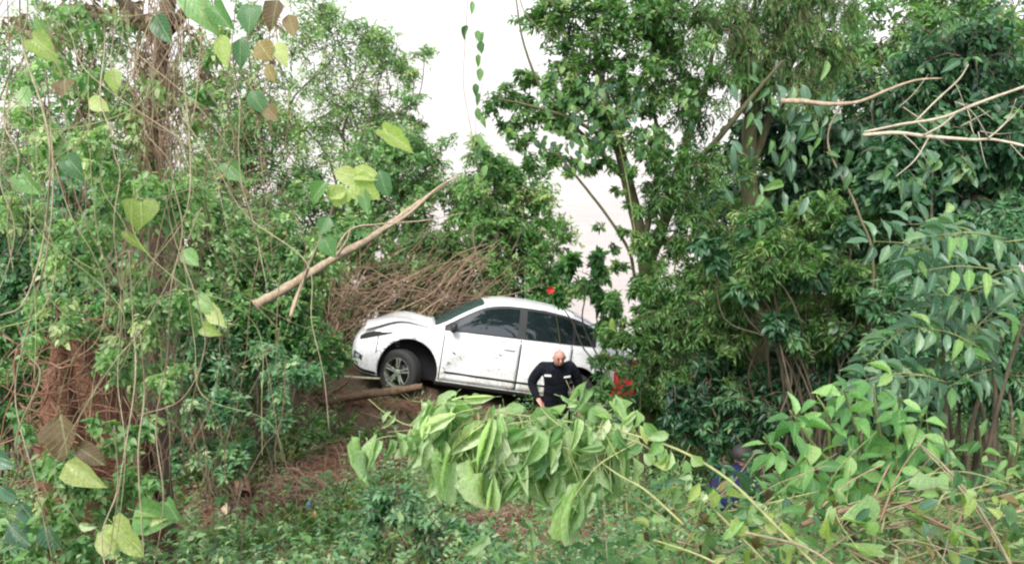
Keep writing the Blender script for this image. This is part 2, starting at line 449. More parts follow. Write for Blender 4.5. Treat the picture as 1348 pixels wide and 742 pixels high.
SEED = [100]
DENS = 3.0
def plant(name, label, cat, base, lobes, n, L, ratio, leafm, barkm='bark', trunk_r=.05, trunk=None, limbs=True, group=None, droop=.3, tpl=KITE, tint=.5, per=14, stiff=.4, spread=.9, gap=0., twig=True, fork=.45):
    """a tree or shrub: tapered trunk, a limb to every lobe of the crown, twigs and leaves"""
    SEED[0] += 1; r = np.random.default_rng(SEED[0])
    base = np.asarray(base, float)
    root = empty(name, base, label, cat, group)
    cen = np.mean([l[0] for l in lobes], 0)
    if trunk is None:
        top = base + (cen - base) * np.array([.75, .75, .85])
        trunk = [base - np.array([0, 0, .15]), base * .62 + top * .38 + r.normal(size=3) * .06, top]
    trunk = np.asarray(trunk, float)
    T = Geo()
    if cat == 'shrub':               # several stems from the ground
        for (c, R) in lobes:
            b0 = base + np.array([r.normal() * .15, r.normal() * .15, -.08])
            g = Geo(); g.tube(limb_path(r, b0, c, .09), [trunk_r * .6, trunk_r * .45, trunk_r * .2], 6, tint=r.uniform(.3, .7), rough=.08)
            g.build('stem', M[barkm], root)
    else:
        G = Geo()
        G.tube(trunk, [trunk_r * 1.25, trunk_r, trunk_r * .8, trunk_r * .45], 8, tint=.5, rough=.10)
        G.build('trunk', M[barkm], root)
        C = crom(trunk, 24)
        for (c, R) in lobes:
            i = int(np.clip(24 * (fork + r.uniform(0, .5)), 4, 23))
            g = Geo(); g.tube(limb_path(r, C[i], c), [trunk_r * .5, trunk_r * .32, trunk_r * .14], 6, tint=r.uniform(.3, .7), rough=.08)
            g.build('branch', M[barkm], root)
    for (c, R) in lobes:
        for _ in range(4 if twig else 0):
            T.tube(limb_path(r, c, np.asarray(c) + blob(r, 1)[0] * np.asarray(R) * .9, .25, 4), [trunk_r * .16, .003], 4, 7, tint=r.uniform(.3, .7), caps=False)
    n = int(n * DENS)
    Lf = Geo()
    foliage(r, Lf, lobes, n, L, ratio, droop, per, tpl, T if twig else None, spread, tint, gap, stiff)
    tag(Lf.build('crown', M[leafm], root, False), kind='stuff')
    if twig: tag(T.build('twigs', M[barkm], root), kind='stuff')
    return root

# ------------------------------------------------------------------ single large leaves (each one an object)
def leaf_mesh(name, shape, bend, fold, wave, seed):
    """one blade with a stalk: outline by shape, length 1 along x, width 1 in y before scaling"""
    r = np.random.default_rng(seed)
    u = np.array([0, .06, .2, .38, .56, .74, .89, 1.0])
    if shape == 'ovate': w = np.array([.03, .18, .43, .50, .44, .29, .12, .01])
    elif shape == 'heart': w = np.array([.16, .42, .50, .47, .38, .24, .10, .01])
    elif shape == 'limp': w = np.array([.03, .20, .42, .50, .46, .36, .18, .01])
    elif shape == 'lance': w = np.array([.02, .13, .36, .49, .48, .34, .15, .01])
    else: w = np.array([.02, .15, .40, .49, .47, .37, .19, .01])
    n = len(u); V = []; jl, jr = 1 + r.normal(size=n) * .09, 1 + r.normal(size=n) * .09
    curl = r.normal() * .10
    for i in range(n):
        z0 = -bend * u[i] ** 2
        for j, s in enumerate((-1, -.5, 0, .5, 1)):
            y = s * w[i] * (jl[i] if s < 0 else jr[i]) + curl * u[i] ** 2
            z = z0 + fold * abs(s) * w[i] + wave * math.sin(u[i] * 11 + s * 1.5 + seed) * abs(s) + r.normal() * .008
            x = u[i] - (.12 * (abs(s)) if shape == 'heart' and i < 2 else 0) - bend * .25 * u[i] ** 2
            V.append((x, y, z))
    V = np.array(V); F = grid_faces(n, 5)
    # stalk
    b = len(V); st = np.array([[-.18, 0, .03], [-.18, .012, .0], [-.18, -.012, .0], [.0, 0, .015], [.0, .012, -.01], [.0, -.012, -.01]])
    V = np.vstack([V, st]); T = np.array([[0, 1, 4], [0, 4, 3], [1, 2, 5], [1, 5, 4], [2, 0, 3], [2, 3, 5]]) + b
    return np_mesh(name, V, [F, T], None, True)

LEAF = {}
for key, shp, mats in (('wilt', 'limp', 'big_wilt'), ('green', 'ovate', 'big_green'), ('dark', 'lance', 'big_dark'), ('heart', 'heart', 'big_yellow'), ('hgreen', 'heart', 'big_green'), ('brown', 'ovate', 'big_brown'), ('lime', 'lance', 'big_fresh'), ('fresh', 'ovate', 'big_fresh'), ('yell', 'ovate', 'big_yellow')):
    LEAF[key] = []
    for v in range(9):
        bend = {'wilt': .25, 'dark': .22, 'green': .2, 'lime': .3}.get(key, .15) * (.3 + .45 * (v % 5))
        mm = leaf_mesh(key + '_leaf', shp, bend, ([.5, 1.1, .3, 1.5, .8] if key == 'wilt' else [.25, .5, .15, .7, .35])[v % 5], {'wilt': .07, 'brown': .05}.get(key, .022), v + 3)
        mm.materials.append(M[mats]); LEAF[key].append(mm)

def leaf_obj(parent, key, p, d, nrm, L, W, r, name='leaf'):
    d = Vector(d).normalized(); nv = Vector(nrm)
    s = nv.cross(d)
    if s.length < 1e-4: s = Vector((1, .1, 0)).cross(d)
    s.normalize(); nv = d.cross(s)
    R = Matrix((d * L, s * W, nv * L)).transposed().to_4x4()
    R.translation = Vector(p) + d * (L * .16)
    o = bpy.data.objects.new(name, LEAF[key][int(r.integers(0, 9))])
    COL.objects.link(o); o.parent = parent
    o.matrix_local = world_of(parent).inverted() @ R
    return o

def leaf_px(parent, key, a, b, wpx, d0, d1, r, face=(0, -1, .35)):
    """a leaf whose stalk end and tip were read off the photograph, wpx wide there"""
    p, q = at(a[0], a[1], d0), at(b[0], b[1], d1)
    v = q - p; L = np.linalg.norm(v)
    return leaf_obj(parent, key, p - v * .16, v, np.array(face) + r.normal(size=3) * .25, L, wpx * (d0 + d1) / 2 / FPX, r)

# ------------------------------------------------------------------ the car
def paint_mat():
    m, n, l, p = new_mat('white_paint')
    tc = n.new('ShaderNodeTexCoord')
    n1 = noise(n, l, 3.0, 6, tc.outputs['Object'], .7); n2 = noise(n, l, 22, 6, tc.outputs['Object'], .75)
    mp = n.new('ShaderNodeMapping'); mp.inputs['Scale'].default_value = (2.0, 1, 22); mp.inputs['Rotation'].default_value = (0, .12, 0); l.new(tc.outputs['Object'], mp.inputs[0])
    n3 = noise(n, l, 2.2, 5, mp.outputs[0], .6)
    sx = n.new('ShaderNodeSeparateXYZ'); l.new(tc.outputs['Object'], sx.inputs[0])
    lo = n.new('ShaderNodeMapRange'); l.new(sx.outputs[2], lo.inputs[0]); lo.inputs[1].default_value = .75; lo.inputs[2].default_value = .2; lo.inputs[3].default_value = 0; lo.inputs[4].default_value = .16
    # mud thrown up along the sills and fine dirt
    ad = n.new('ShaderNodeMath'); ad.operation = 'ADD'; l.new(n2.outputs['Fac'], ad.inputs[0]); l.new(lo.outputs[0], ad.inputs[1])
    mu = n.new('ShaderNodeMapRange'); l.new(ad.outputs[0], mu.inputs[0]); mu.inputs[1].default_value = .54; mu.inputs[2].default_value = .74; mu.inputs[4].default_value = .75
    gate = n.new('ShaderNodeMapRange'); l.new(n1.outputs['Fac'], gate.inputs[0]); gate.inputs[1].default_value = .38; gate.inputs[2].default_value = .58
    mm = n.new('ShaderNodeMath'); mm.operation = 'MULTIPLY'; l.new(mu.outputs[0], mm.inputs[0]); l.new(gate.outputs[0], mm.inputs[1])
    sc_ = n.new('ShaderNodeMapRange'); l.new(n3.outputs['Fac'], sc_.inputs[0]); sc_.inputs[1].default_value = .60; sc_.inputs[2].default_value = .65; sc_.inputs[4].default_value = .55
    mx0 = n.new('ShaderNodeMath'); mx0.operation = 'MULTIPLY'; l.new(sc_.outputs[0], mx0.inputs[0]); l.new(gate.outputs[0], mx0.inputs[1])
    mx = n.new('ShaderNodeMix'); mx.data_type = 'RGBA'; l.new(mm.outputs[0], mx.inputs[0]); mx.inputs[6].default_value = (.74, .74, .735, 1); mx.inputs[7].default_value = (.27, .19, .13, 1)
    mx2 = n.new('ShaderNodeMix'); mx2.data_type = 'RGBA'; l.new(mx0.outputs[0], mx2.inputs[0]); l.new(mx.outputs[2], mx2.inputs[6]); mx2.inputs[7].default_value = (.22, .21, .20, 1)
    l.new(mx2.outputs[2], p.inputs['Base Color'])
    rg = n.new('ShaderNodeMapRange'); l.new(mm.outputs[0], rg.inputs[0]); rg.inputs[3].default_value = .28; rg.inputs[4].default_value = .85
    l.new(rg.outputs[0], p.inputs['Roughness']); p.inputs['Coat Weight'].default_value = .5; p.inputs['Coat Roughness'].default_value = .08
    b = n.new('ShaderNodeBump'); b.inputs['Strength'].default_value = .16; b.inputs['Distance'].default_value = .03; l.new(n1.outputs['Fac'], b.inputs['Height']); l.new(b.outputs[0], p.inputs['Normal'])
    return m
M['paint'] = paint_mat()
M['black_plastic'] = plain_mat('black_plastic', (.016, .016, .017), .55, var=.3)
M['cavity'] = plain_mat('cavity', (.008, .008, .009), .8, var=.4)
M['glass'] = plain_mat('tinted_glass', (.010, .016, .018), .04, spec=.6, var=.1, coat=.6)
M['shield_glass'] = plain_mat('windscreen_glass', (.02, .06, .055), .05, spec=.5, var=.1)
M['rubber'] = plain_mat('rubber', (.022, .021, .020), .8, var=.35, scale=30)
M['alloy'] = plain_mat('alloy', (.20, .215, .17), .6, .3, var=.6, scale=14)
M['lamp_clear'] = plain_mat('lamp_clear', (.45, .48, .5), .08, .2, var=.2)
M['lamp_red'] = plain_mat('lamp_red', (.35, .015, .012), .15, var=.1)
M['chrome'] = plain_mat('chrome', (.6, .6, .6), .15, .9, var=.05)

CAR_ST = np.array([
    #  x     w    zlow   zb    wr    zr
    [2.14, .46, .36, .58, .36, .60],
    [2.10, .58, .29, .645, .46, .672],
    [2.00, .70, .225, .715, .55, .755],
    [1.82, .79, .20, .785, .61, .835],
    [1.50, .845, .20, .865, .66, .920],
    [1.20, .865, .20, .905, .68, .965],
    [.98, .87, .20, .930, .69, .995],
    [.80, .87, .20, .945, .675, 1.095],
    [.55, .87, .20, .955, .645, 1.250],
    [.25, .87, .20, .962, .605, 1.405],
    [.05, .87, .20, .967, .588, 1.455],
    [-.35, .87, .20, .977, .578, 1.485],
    [-.80, .87, .20, .990, .574, 1.475],
    [-1.10, .87, .20, 1.000, .575, 1.440],
    [-1.40, .866, .20, 1.012, .59, 1.365],
    [-1.68, .857, .21, 1.025, .62, 1.225],
    [-1.85, .845, .22, 1.035, .65, 1.125],
    [-2.05, .815, .25, 1.030, .66, 1.060],
    [-2.20, .74, .32, .985, .58, 1.005],
    [-2.26, .64, .42, .90, .50, .915]])

def car_params(x):
    xs = -CAR_ST[:, 0]
    x = np.atleast_1d(-np.asarray(x, float))
    # smooth (cubic Hermite) interpolation of every column
    i = np.clip(np.searchsorted(xs, x) - 1, 0, len(xs) - 2)
    D = np.gradient(CAR_ST[:, 1:], xs, axis=0)
    h = (xs[i + 1] - xs[i])[:, None]; t = ((x - xs[i])[:, None] / h); p0, p1 = CAR_ST[i, 1:], CAR_ST[i + 1, 1:]
    return (2 * t**3 - 3 * t**2 + 1) * p0 + (t**3 - 2 * t**2 + t) * h * D[i] + (-2 * t**3 + 3 * t**2) * p1 + (t**3 - t**2) * h * D[i + 1]

def car_section(x):
    w, zl, zb, wr, zr = car_params(x)[0]
    dr = min(.07, .5 * (zr - zb)); zm = zl * .5 + zb * .5
    return np.array([[0, zl], [w - .14, zl], [w - .05, zl + .025], [w - .018, zl + .11], [w, zm], [w - .012, zb - .13], [w - .035, zb - .035],
                     [w - .075, zb], [(w - .085 + wr + .03) / 2 + .018, (zb + zr - dr) / 2], [wr + .03, zr - dr], [wr - .06, zr - dr * .18], [wr * .5, zr + .010], [0, zr + .018]])

def section_dense(x, per=5):
    return crom(car_section(x), 12 * per + 1)

def side_y(x, z):
    """half width of the bodyside at length x and height z"""
    S = section_dense(x, 8); i0, i1 = 2 * 8, 10 * 8
    seg = S[i0:i1 + 1]; o = np.argsort(seg[:, 1])
    return float(np.interp(z, seg[o, 1], seg[o, 0]))

def roof_z(x): return float(car_params(x)[0][4])
def belt_z(x): return float(car_params(x)[0][2])

AX_F, AX_R, TRACK, WR = 1.33, -1.27, .76, .315

P_F, P_R = at(529, 488, 11.75), at(756, 520, 12.05)
f = Vector(P_F - P_R).normalized()
lat = Vector((f.y, -f.x, 0)).normalized()           # horizontal, towards the camera
if lat.y > 0: lat = -lat
upv = lat.cross(f) if lat.cross(f).z > 0 else f.cross(lat)
ROLL = math.radians(17)
SX = .925                                            # the saloon is short in the nose and tail
left = (lat * math.cos(ROLL) + upv * math.sin(ROLL)).normalized()
cup = f.cross(left).normalized()
if cup.z < 0: cup = -cup
CAR = Matrix((f, left, cup)).transposed().to_4x4()
mid_l = (Vector(P_F) * (0 - AX_R) + Vector(P_R) * AX_F) / (AX_F - AX_R)     # left side at x = 0
CAR.translation = mid_l - left * TRACK - cup * WR
car = empty('car', (0, 0, 0), 'muddy white saloon car stranded nose-up across the river bank', 'car')
car.matrix_world = CAR; car.rotation_mode = 'XYZ'
car.location, car.rotation_euler = CAR.to_translation(), CAR.to_euler('XYZ')
car.scale = (SX, 1, 1)

def cpart(name, me, mat, parent=None, local=None):
    o = bpy.data.objects.new(name, me); COL.objects.link(o)
    o.parent = parent or car
    if local is not None: o.matrix_local = local
    if mat is not None and not me.materials: me.materials.append(mat)
    return o

def body_mesh():
    xs = np.concatenate([np.linspace(2.14, 1.9, 12), np.linspace(1.88, -2.0, 96), np.linspace(-2.03, -2.26, 10)])
    rows = []
    for x in xs:
        S = section_dense(x, 4)
        S = S.copy()
        # crumpled front left corner
        rows.append(np.column_stack([np.full(len(S), x), S]))
    R = np.array(rows)                                  # nx, nv, 3 (left half)
    L = R.copy(); Rt = R[:, ::-1].copy(); Rt[..., 1] *= -1
    A = np.concatenate([L, Rt[:, 1:-1]], 1)             # closed loop
    # dents of the crash: left front wing, bonnet edge and front door
    x, y, z = A[..., 0], A[..., 1], A[..., 2]
    g = np.exp(-((x - 1.75) / .25) ** 2 - ((z - .72) / .12) ** 2) * (y > 0)
    y -= .05 * g
    g2 = np.exp(-((x - .55) / .5) ** 2 - ((z - .55) / .2) ** 2) * (y > .5)
    y -= .022 * g2 * (1 + np.sin(9 * x + 7 * z))
    hood = np.exp(-((x - 1.45) / .3) ** 2) * (z > .8)
    z += .055 * hood
    A = np.stack([x, y, z], -1)
    nx, nv = A.shape[:2]
    V = A.reshape(-1, 3)
    i = np.arange(nx - 1)[:, None] * nv; j = np.arange(nv)[None]; k = (j + 1) % nv
    Q = np.stack([i + j, i + nv + j, i + nv + k, i + k], -1).reshape(-1, 4)
    bm = bmesh.new()
    vs = [bm.verts.new(v) for v in V]
    for q in Q: bm.faces.new([vs[a] for a in q])
    bm.faces.new([vs[a] for a in range(nv)]); bm.faces.new([vs[(nx - 1) * nv + a] for a in range(nv)][::-1])
    bmesh.ops.recalc_face_normals(bm, faces=bm.faces)
    for fc in bm.faces: fc.smooth = True
    me = bpy.data.meshes.new('body'); bm.to_mesh(me); bm.free()
    return me

def cut_arches(me):
    o = bpy.data.objects.new('tmp_body', me); COL.objects.link(o)
    bm = bmesh.new()
    for ax, rad in ((AX_F - .05, .445), (AX_R, .40)):
        for s in (1, -1):
            mt = Matrix.Translation((ax, s * .80, WR + .02)) @ Matrix.Rotation(math.pi / 2, 4, 'X')
            bmesh.ops.create_cone(bm, cap_ends=True, segments=48, radius1=rad, radius2=rad, depth=.62, matrix=mt)
    # headlamp socket stays uncut, a black patch paints its dark
    cm = bpy.data.meshes.new('tmp_cut'); bm.to_mesh(cm); bm.free()
    c = bpy.data.objects.new('tmp_cut', cm); COL.objects.link(c)
    md = o.modifiers.new('b', 'BOOLEAN'); md.operation = 'DIFFERENCE'; md.object = c; md.solver = 'EXACT'
    dg = bpy.context.evaluated_depsgraph_get(); dg.update()
    out = bpy.data.meshes.new_from_object(o.evaluated_get(dg)); out.name = 'body'
    bpy.data.objects.remove(o); bpy.data.objects.remove(c)
    out.materials.clear(); out.materials.append(M['paint']); out.materials.append(M['cavity'])
    for p in out.polygons:
        x, y, z = p.center
        inside = any(math.hypot(x - ax, z - WR - .02) < rad + .004 and abs(y) < lim for ax, rad, lim in ((AX_F - .05, .445, .9), (AX_R, .40, .9)))
        under_ = z < .235 and abs(p.normal.z) > .5
        if (inside and abs(p.normal.y) < .5) or (inside and abs(y) < .6) or under_:
            p.material_index = 1; p.use_smooth = False
    return out
body = cpart('body', cut_arches(body_mesh()), None)

def dent(x, y, z):
    if y <= 0: return 0.0
    d = -.05 * math.exp(-((x - 1.75) / .25) ** 2 - ((z - .72) / .12) ** 2)
    if y > .5: d -= .022 * math.exp(-((x - .55) / .5) ** 2 - ((z - .55) / .2) ** 2) * (1 + math.sin(9 * x + 7 * z))
    return d

def side_patch(xs, z0, z1, off, thick=.0, nz=10, s=1):
    """curved panel following the bodyside between heights z0(x) and z1(x)"""
    xs = np.asarray(xs, float); V = []
    for lay in ((off, off - thick) if thick else (off,)):
        for x in xs:
            a, b = z0(x), z1(x)
            for t in np.linspace(0, 1, nz):
                z = a + (b - a) * t; y = side_y(x, z)
                y += dent(x, y * s, z)
                V.append((x, s * (y + lay), z))
    n = len(xs); F = [grid_faces(n, nz)]
    if thick:
        m = n * nz; ring = [i * nz for i in range(n)] + [(n - 1) * nz + j for j in range(1, nz)] + [i * nz + nz - 1 for i in range(n - 2, -1, -1)] + [j for j in range(nz - 2, 0, -1)]
        ring = np.array(ring); nx_ = np.roll(ring, -1)
        F.append(np.stack([ring, ring + m, nx_ + m, nx_], -1))
    me = np_mesh('patch', V, [np.vstack(F)], None, True)
    bm = bmesh.new(); bm.from_mesh(me); bmesh.ops.recalc_face_normals(bm, faces=bm.faces)
    fc = max(bm.faces, key=lambda q: q.calc_area())
    if not thick and fc.normal.y * s < 0: bmesh.ops.reverse_faces(bm, faces=bm.faces)
    bm.to_mesh(me); bm.free()
    return me

def arch_top(x, ax, rad):
    d = rad ** 2 - (x - ax) ** 2
    return WR + .02 + math.sqrt(d) if d > 0 else -1
for s in (1, -1):
    ff = lambda x: .285
    d1 = cpart('door', side_patch(np.linspace(.80, -.335, 26), ff, lambda x: belt_z(x) + .002, .007, .012, 14, s), M['paint'])
    d2 = cpart('door', side_patch(np.linspace(-.36, -1.12, 22), lambda x: max(.285, arch_top(x, AX_R, .43)), lambda x: belt_z(x) + .002, .007, .012, 14, s), M['paint'])
    for dd, hx in ((d1, -.17), (d2, -.93)):
        bm = bmesh.new(); bmesh.ops.create_cube(bm, size=1)
        for v in bm.verts: v.co = (hx + v.co.x * .17, s * (side_y(hx, .83) + .022 + v.co.y * .03), .84 + v.co.z * .026)
        bmesh.ops.bevel(bm, geom=bm.edges[:], offset=.008, segments=2, affect='EDGES')
        hm = bpy.data.meshes.new('door_handle'); bm.to_mesh(hm); bm.free(); cpart('handle', hm, M['paint'], dd)
    # shut lines: the dark gap between neighbouring panels
    for i, (xa, xb) in enumerate(((.818, .802), (-.337, -.358), (-1.122, -1.138))):
        z_lo = .28 if i < 2 else arch_top(-1.13, AX_R, .41)
        cpart('shut_line', side_patch(np.linspace(xa, xb, 3), lambda x, q=z_lo: q, lambda x: belt_z(x), .003, 0, 16, s), M['black_plastic'])
    cpart('rub_strip', side_patch(np.linspace(.74, -.86, 20), lambda x: .385, lambda x: .412, .014, .012, 3, s), M['black_plastic'])
    cpart('sill', side_patch(np.linspace(.86, -.84, 20), lambda x: .205, lambda x: .262, .006, .01, 4, s), M['black_plastic'])
    # black window surround, then the panes standing proud of it
    top = lambda x, q: max(min(roof_z(x) - .062 - q, 1.43), belt_z(x) + .03 + q * .3)
    cpart('window_frame', side_patch(np.linspace(.82, -1.50, 50), lambda x: belt_z(x) + .012, lambda x: top(x, 0), .003, 0, 8, s), M['black_plastic'])
    for xa, xb in ((.74, -.28), (-.40, -1.12), (-1.17, -1.43)):
        cpart('window', side_patch(np.linspace(xa, xb, 22), lambda x: belt_z(x) + .03, lambda x: max(top(x, .035), belt_z(x) + .045), .008, 0, 8, s), M['glass'])
    # mirror
    bm = bmesh.new(); bmesh.ops.create_uvsphere(bm, u_segments=14, v_segments=9, radius=1)
    for v in bm.verts:
        q = v.co; q = Vector((math.copysign(abs(q.x) ** .7, q.x), math.copysign(abs(q.y) ** .7, q.y), math.copysign(abs(q.z) ** .7, q.z)))
        v.co = (.70 + q.x * .055, s * (.93 + q.y * .095), 1.03 + q.z * .07)
    mm = bpy.data.meshes.new('mirror'); bm.to_mesh(mm); bm.free()
    mir = cpart('mirror', mm, M['black_plastic'])
    g = Geo(); g.tube([(.70, s * .80, .98), (.70, s * .88, 1.0)], .03, 8); g2 = g.mesh('arm'); cpart('mirror_arm', g2, M['black_plastic'], mir)
    # headlamp (smashed left side: black patch painting the shade of an empty socket), indicator, fog lamp, rear lamp
    cpart('headlamp', side_patch(np.linspace(2.04, 1.52, 18), lambda x: .655 + (2.04 - x) * .36, lambda x: min(.70 + (2.04 - x) * .75, belt_z(x) + .018, .655 + (2.04 - x) * .36 + max(.004, (x - 1.52) * .55)), .010, 0, 6, s), M['cavity'] if s > 0 else M['lamp_clear'])
    fog = cpart('fog_lamp', side_patch(np.linspace(2.10, 1.97, 8), lambda x: .385 + .02 * math.cos((x - 2.03) * 30), lambda x: .495 - (2.10 - x) * .35, .012, 0, 5, s), M['black_plastic'])
    cpart('lens', side_patch(np.linspace(2.075, 2.01, 6), lambda x: .41, lambda x: .455, .018, 0, 4, s), M['lamp_clear'], fog)
    cpart('tail_lamp', side_patch(np.linspace(-1.98, -2.2, 8), lambda x: .72, lambda x: .94, .010, 0, 6, s), M['lamp_red'])
    cpart('bumper_line', side_patch(np.linspace(1.78, 1.768, 3), lambda x: .52, lambda x: .76, .004, 0, 8, s), M['black_plastic'])
    cpart('bumper_line', side_patch(np.linspace(-1.70, -1.712, 3), lambda x: .45, lambda x: .72, .004, 0, 8, s), M['black_plastic'])
    # lower bumper lip in black
    cpart('bumper_lip', side_patch(np.linspace(2.10, 1.74, 12), lambda x: float(car_params(x)[0][1]) + .02, lambda x: float(car_params(x)[0][1]) + .06, .006, 0, 3, s), M['black_plastic'])

rs = np.random.default_rng(17)
for (x0, z0_, n_) in ((1.72, .62, 5), (1.60, .70, 4), (.72, .52, 5), (.62, .66, 3), (-.05, .70, 3), (.70, .40, 3)):
    for _ in range(n_):
        xa = x0 + rs.normal() * .05; za = z0_ + rs.normal() * .035; Lx = rs.uniform(.02, .07); hz = rs.uniform(.004, .016); sl = rs.normal() * .5
        cpart('scrape', side_patch(np.linspace(xa, xa - Lx, 4), lambda x: za + sl * (x - xa) - hz * .5, lambda x: za + sl * (x - xa) + hz * .5, .0095, 0, 3, 1), M['black_plastic'] if rs.random() < .6 else M['rubber'])
def top_patch(xs, inset, off, nv=16, lift=lambda x, y: 0):
    V = []
    for x in xs:
        S = section_dense(x, 8)[9 * 8:]            # roof edge .. centre line
        yy = np.linspace(-1, 1, nv) * (S[0, 0] - inset)
        o = np.argsort(S[:, 0]); zz = np.interp(np.abs(yy), S[o, 0], S[o, 1])
        for y, z in zip(yy, zz): V.append((x, y, z + off + lift(x, y)))
    me = np_mesh('patch', V, [grid_faces(len(xs), nv)], None, True)
    if me.polygons[0].normal.z < 0: me.flip_normals()
    return me
cpart('windscreen', top_patch(np.linspace(.965, .27, 18), .055, .010), M['shield_glass'])
cpart('rear_window', top_patch(np.linspace(-1.14, -1.70, 16), .06, .010), M['glass'])
hood_lift = lambda x, y: .06 * math.exp(-((x - 1.45) / .3) ** 2) + .014 + .085 * max(0, (x - 1.45)) + .014 * math.sin(7 * x + 5 * y)
cpart('bonnet', top_patch(np.linspace(2.0, 1.0, 22), -.03, .006, 20, hood_lift), M['paint'])
# grille and number plate on the nose
bm = bmesh.new()
for z, w in ((.56, .40), (.52, .42), (.48, .43)):
    bmesh.ops.create_cube(bm, size=1, matrix=Matrix.Translation((2.146, 0, z)) @ Matrix.Diagonal((.02, w * 1.6, .018, 1)))
gm = bpy.data.meshes.new('grille'); bm.to_mesh(gm); bm.free(); cpart('grille', gm, M['black_plastic'])
bm = bmesh.new(); bmesh.ops.create_cube(bm, size=1, matrix=Matrix.Translation((2.15, 0, .41)) @ Matrix.Diagonal((.012, .40, .10, 1)))
gm = bpy.data.meshes.new('number_plate'); bm.to_mesh(gm); bm.free(); cpart('number_plate', gm, M['alloy'])

def lathe(prof, seg=40):
    """profile (radius, y) turned about the y axis"""
    P = np.array(prof, float); th = np.arange(seg) * 2 * math.pi / seg
    V = np.stack([P[None, :, 0] * np.cos(th)[:, None], np.broadcast_to(P[None, :, 1], (seg, len(P))), P[None, :, 0] * np.sin(th)[:, None]], -1)
    n = len(P); i = np.arange(seg)[:, None]; j = np.arange(n - 1)[None]; k = (i + 1) % seg
    return V.reshape(-1, 3), np.stack([i * n + j, i * n + j + 1, k * n + j + 1, k * n + j], -1).reshape(-1, 4)

def wheel(ax, s, steer, dx=0., dz=0.):
    e = bpy.data.objects.new('wheel', None); COL.objects.link(e); e.parent = car
    e.matrix_local = Matrix.Translation((ax + dx, s * TRACK, WR + dz)) @ Matrix.Diagonal((1 / SX, 1, 1, 1)) @ Matrix.Rotation(steer, 4, 'Z') @ (Matrix.Rotation(math.pi, 4, 'Z') if s < 0 else Matrix.Identity(4))
    V, Q = lathe([(.205, .095), (.225, .103), (.27, .105), (.30, .098), (.315, .075), (.318, .03), (.318, -.03), (.315, -.075), (.30, -.098), (.27, -.105), (.205, -.095)], 48)
    cpart('tyre', np_mesh('tyre', V, [Q], None, True), M['rubber'], e)
    V, Q = lathe([(.208, .092), (.200, .098), (.190, .085), (.185, -.08)], 40)
    g = Geo(); g.add(V, Q)
    V, Q = lathe([(.0, .075), (.045, .075), (.055, .06), (.055, .03)], 20); g.add(V, Q)
    for kx in range(5):
        for dth in (-.13, .13):
            a = kx * 2 * math.pi / 5 + .3
            c0 = np.array([math.cos(a + dth * 1.8) * .05, .06, math.sin(a + dth * 1.8) * .05]); c1 = np.array([math.cos(a + dth) * .195, .08, math.sin(a + dth) * .195])
            g.tube([c0, (c0 + c1) / 2 + np.array([0, .006, 0]), c1], [.018, .014, .016], 6, 6)
    cpart('rim', g.mesh('rim'), M['alloy'], e)
    V, Q = lathe([(.0, .01), (.14, .01), (.14, -.02), (.18, -.02), (.18, -.06)], 32)
    cpart('brake_disc', np_mesh('brake_disc', V, [Q], None, True), M['black_plastic'], e)
    return e
wheel(AX_F, 1, math.radians(-32), .05, -.02)
wheel(AX_F, -1, math.radians(-20))
wheel(AX_R, 1, 0); wheel(AX_R, -1, 0)

# ------------------------------------------------------------------ trees and shrubs between the car and the river
def base_at(px, d, dx=0.):
    """foot of a plant that stands d metres deep in the direction of photo column px"""
    y = d * math.cos(PITCH)
    for _ in range(12):          # follow the slope to the depth asked for
        z = float(ground_z((px - 674) / FPX * d + dx, y)) - EYE
        y += (d - (y * math.cos(PITCH) - z * math.sin(PITCH))) * .8
    x = (px - 674) / FPX * d + dx
    return gpt(x, y)

def lobes(spec, d, flat=.9, deep=1.1):
    return [px_lobe(a, b, r_, d + (q[0] if q else 0), flat, deep) for a, b, r_, *q in spec]

plant('tree', 'pale airy tree reaching to the top edge left of the open river', 'tree', base_at(455, 17.5),
      lobes([(430, 60, 60), (480, 50, 50), (520, 75, 42), (455, 130, 65), (520, 150, 42), (400, 160, 60), (480, 200, 55), (545, 110, 24), (560, 70, 18), (555, 160, 22), (420, 10, 44)], 17.5), 5600, .10, .42, 'pale_leaf', trunk_r=.06, droop=.25, gap=.2, tint=.65)
plant('tree', 'thin pale tree in the far upper left behind the hanging vines', 'tree', base_at(90, 16),
      lobes([(40, 60, 60), (110, 40, 60), (80, 150, 60), (150, 110, 50), (20, 190, 70), (160, 200, 60)], 16), 4800, .10, .42, 'pale_leaf', trunk_r=.05, droop=.3, gap=.15, tint=.6)
plant('tree', 'loose light green tree left of centre behind the cut pole', 'tree', base_at(330, 15.5),
      lobes([(330, 120, 60), (290, 190, 70), (370, 220, 75), (310, 270, 80), (400, 280, 60), (250, 100, 55), (340, 40, 40)], 15.5), 7000, .10, .45, 'pale_leaf', trunk_r=.06, droop=.3, gap=.15, tint=.6)
plant('shrub', 'leafy green shrub behind the far end of the cut pole', 'shrub', base_at(530, 15.2),
      lobes([(500, 230, 55), (560, 215, 48), (545, 280, 60), (470, 290, 60), (600, 270, 45), (520, 200, 40)], 15.2), 5200, .10, .45, 'pale_leaf', trunk_r=.06, droop=.3, tint=.5)
plant('shrub', 'dense green shrub right behind the car roof beside the open river', 'shrub', base_at(670, 14.3),
      lobes([(640, 270, 45), (690, 260, 42), (660, 330, 60), (715, 320, 42), (620, 340, 42), (705, 370, 42), (740, 385, 30), (655, 225, 30)], 14.3), 6600, .10, .45, 'mid_leaf', trunk_r=.05, droop=.3, tint=.68)
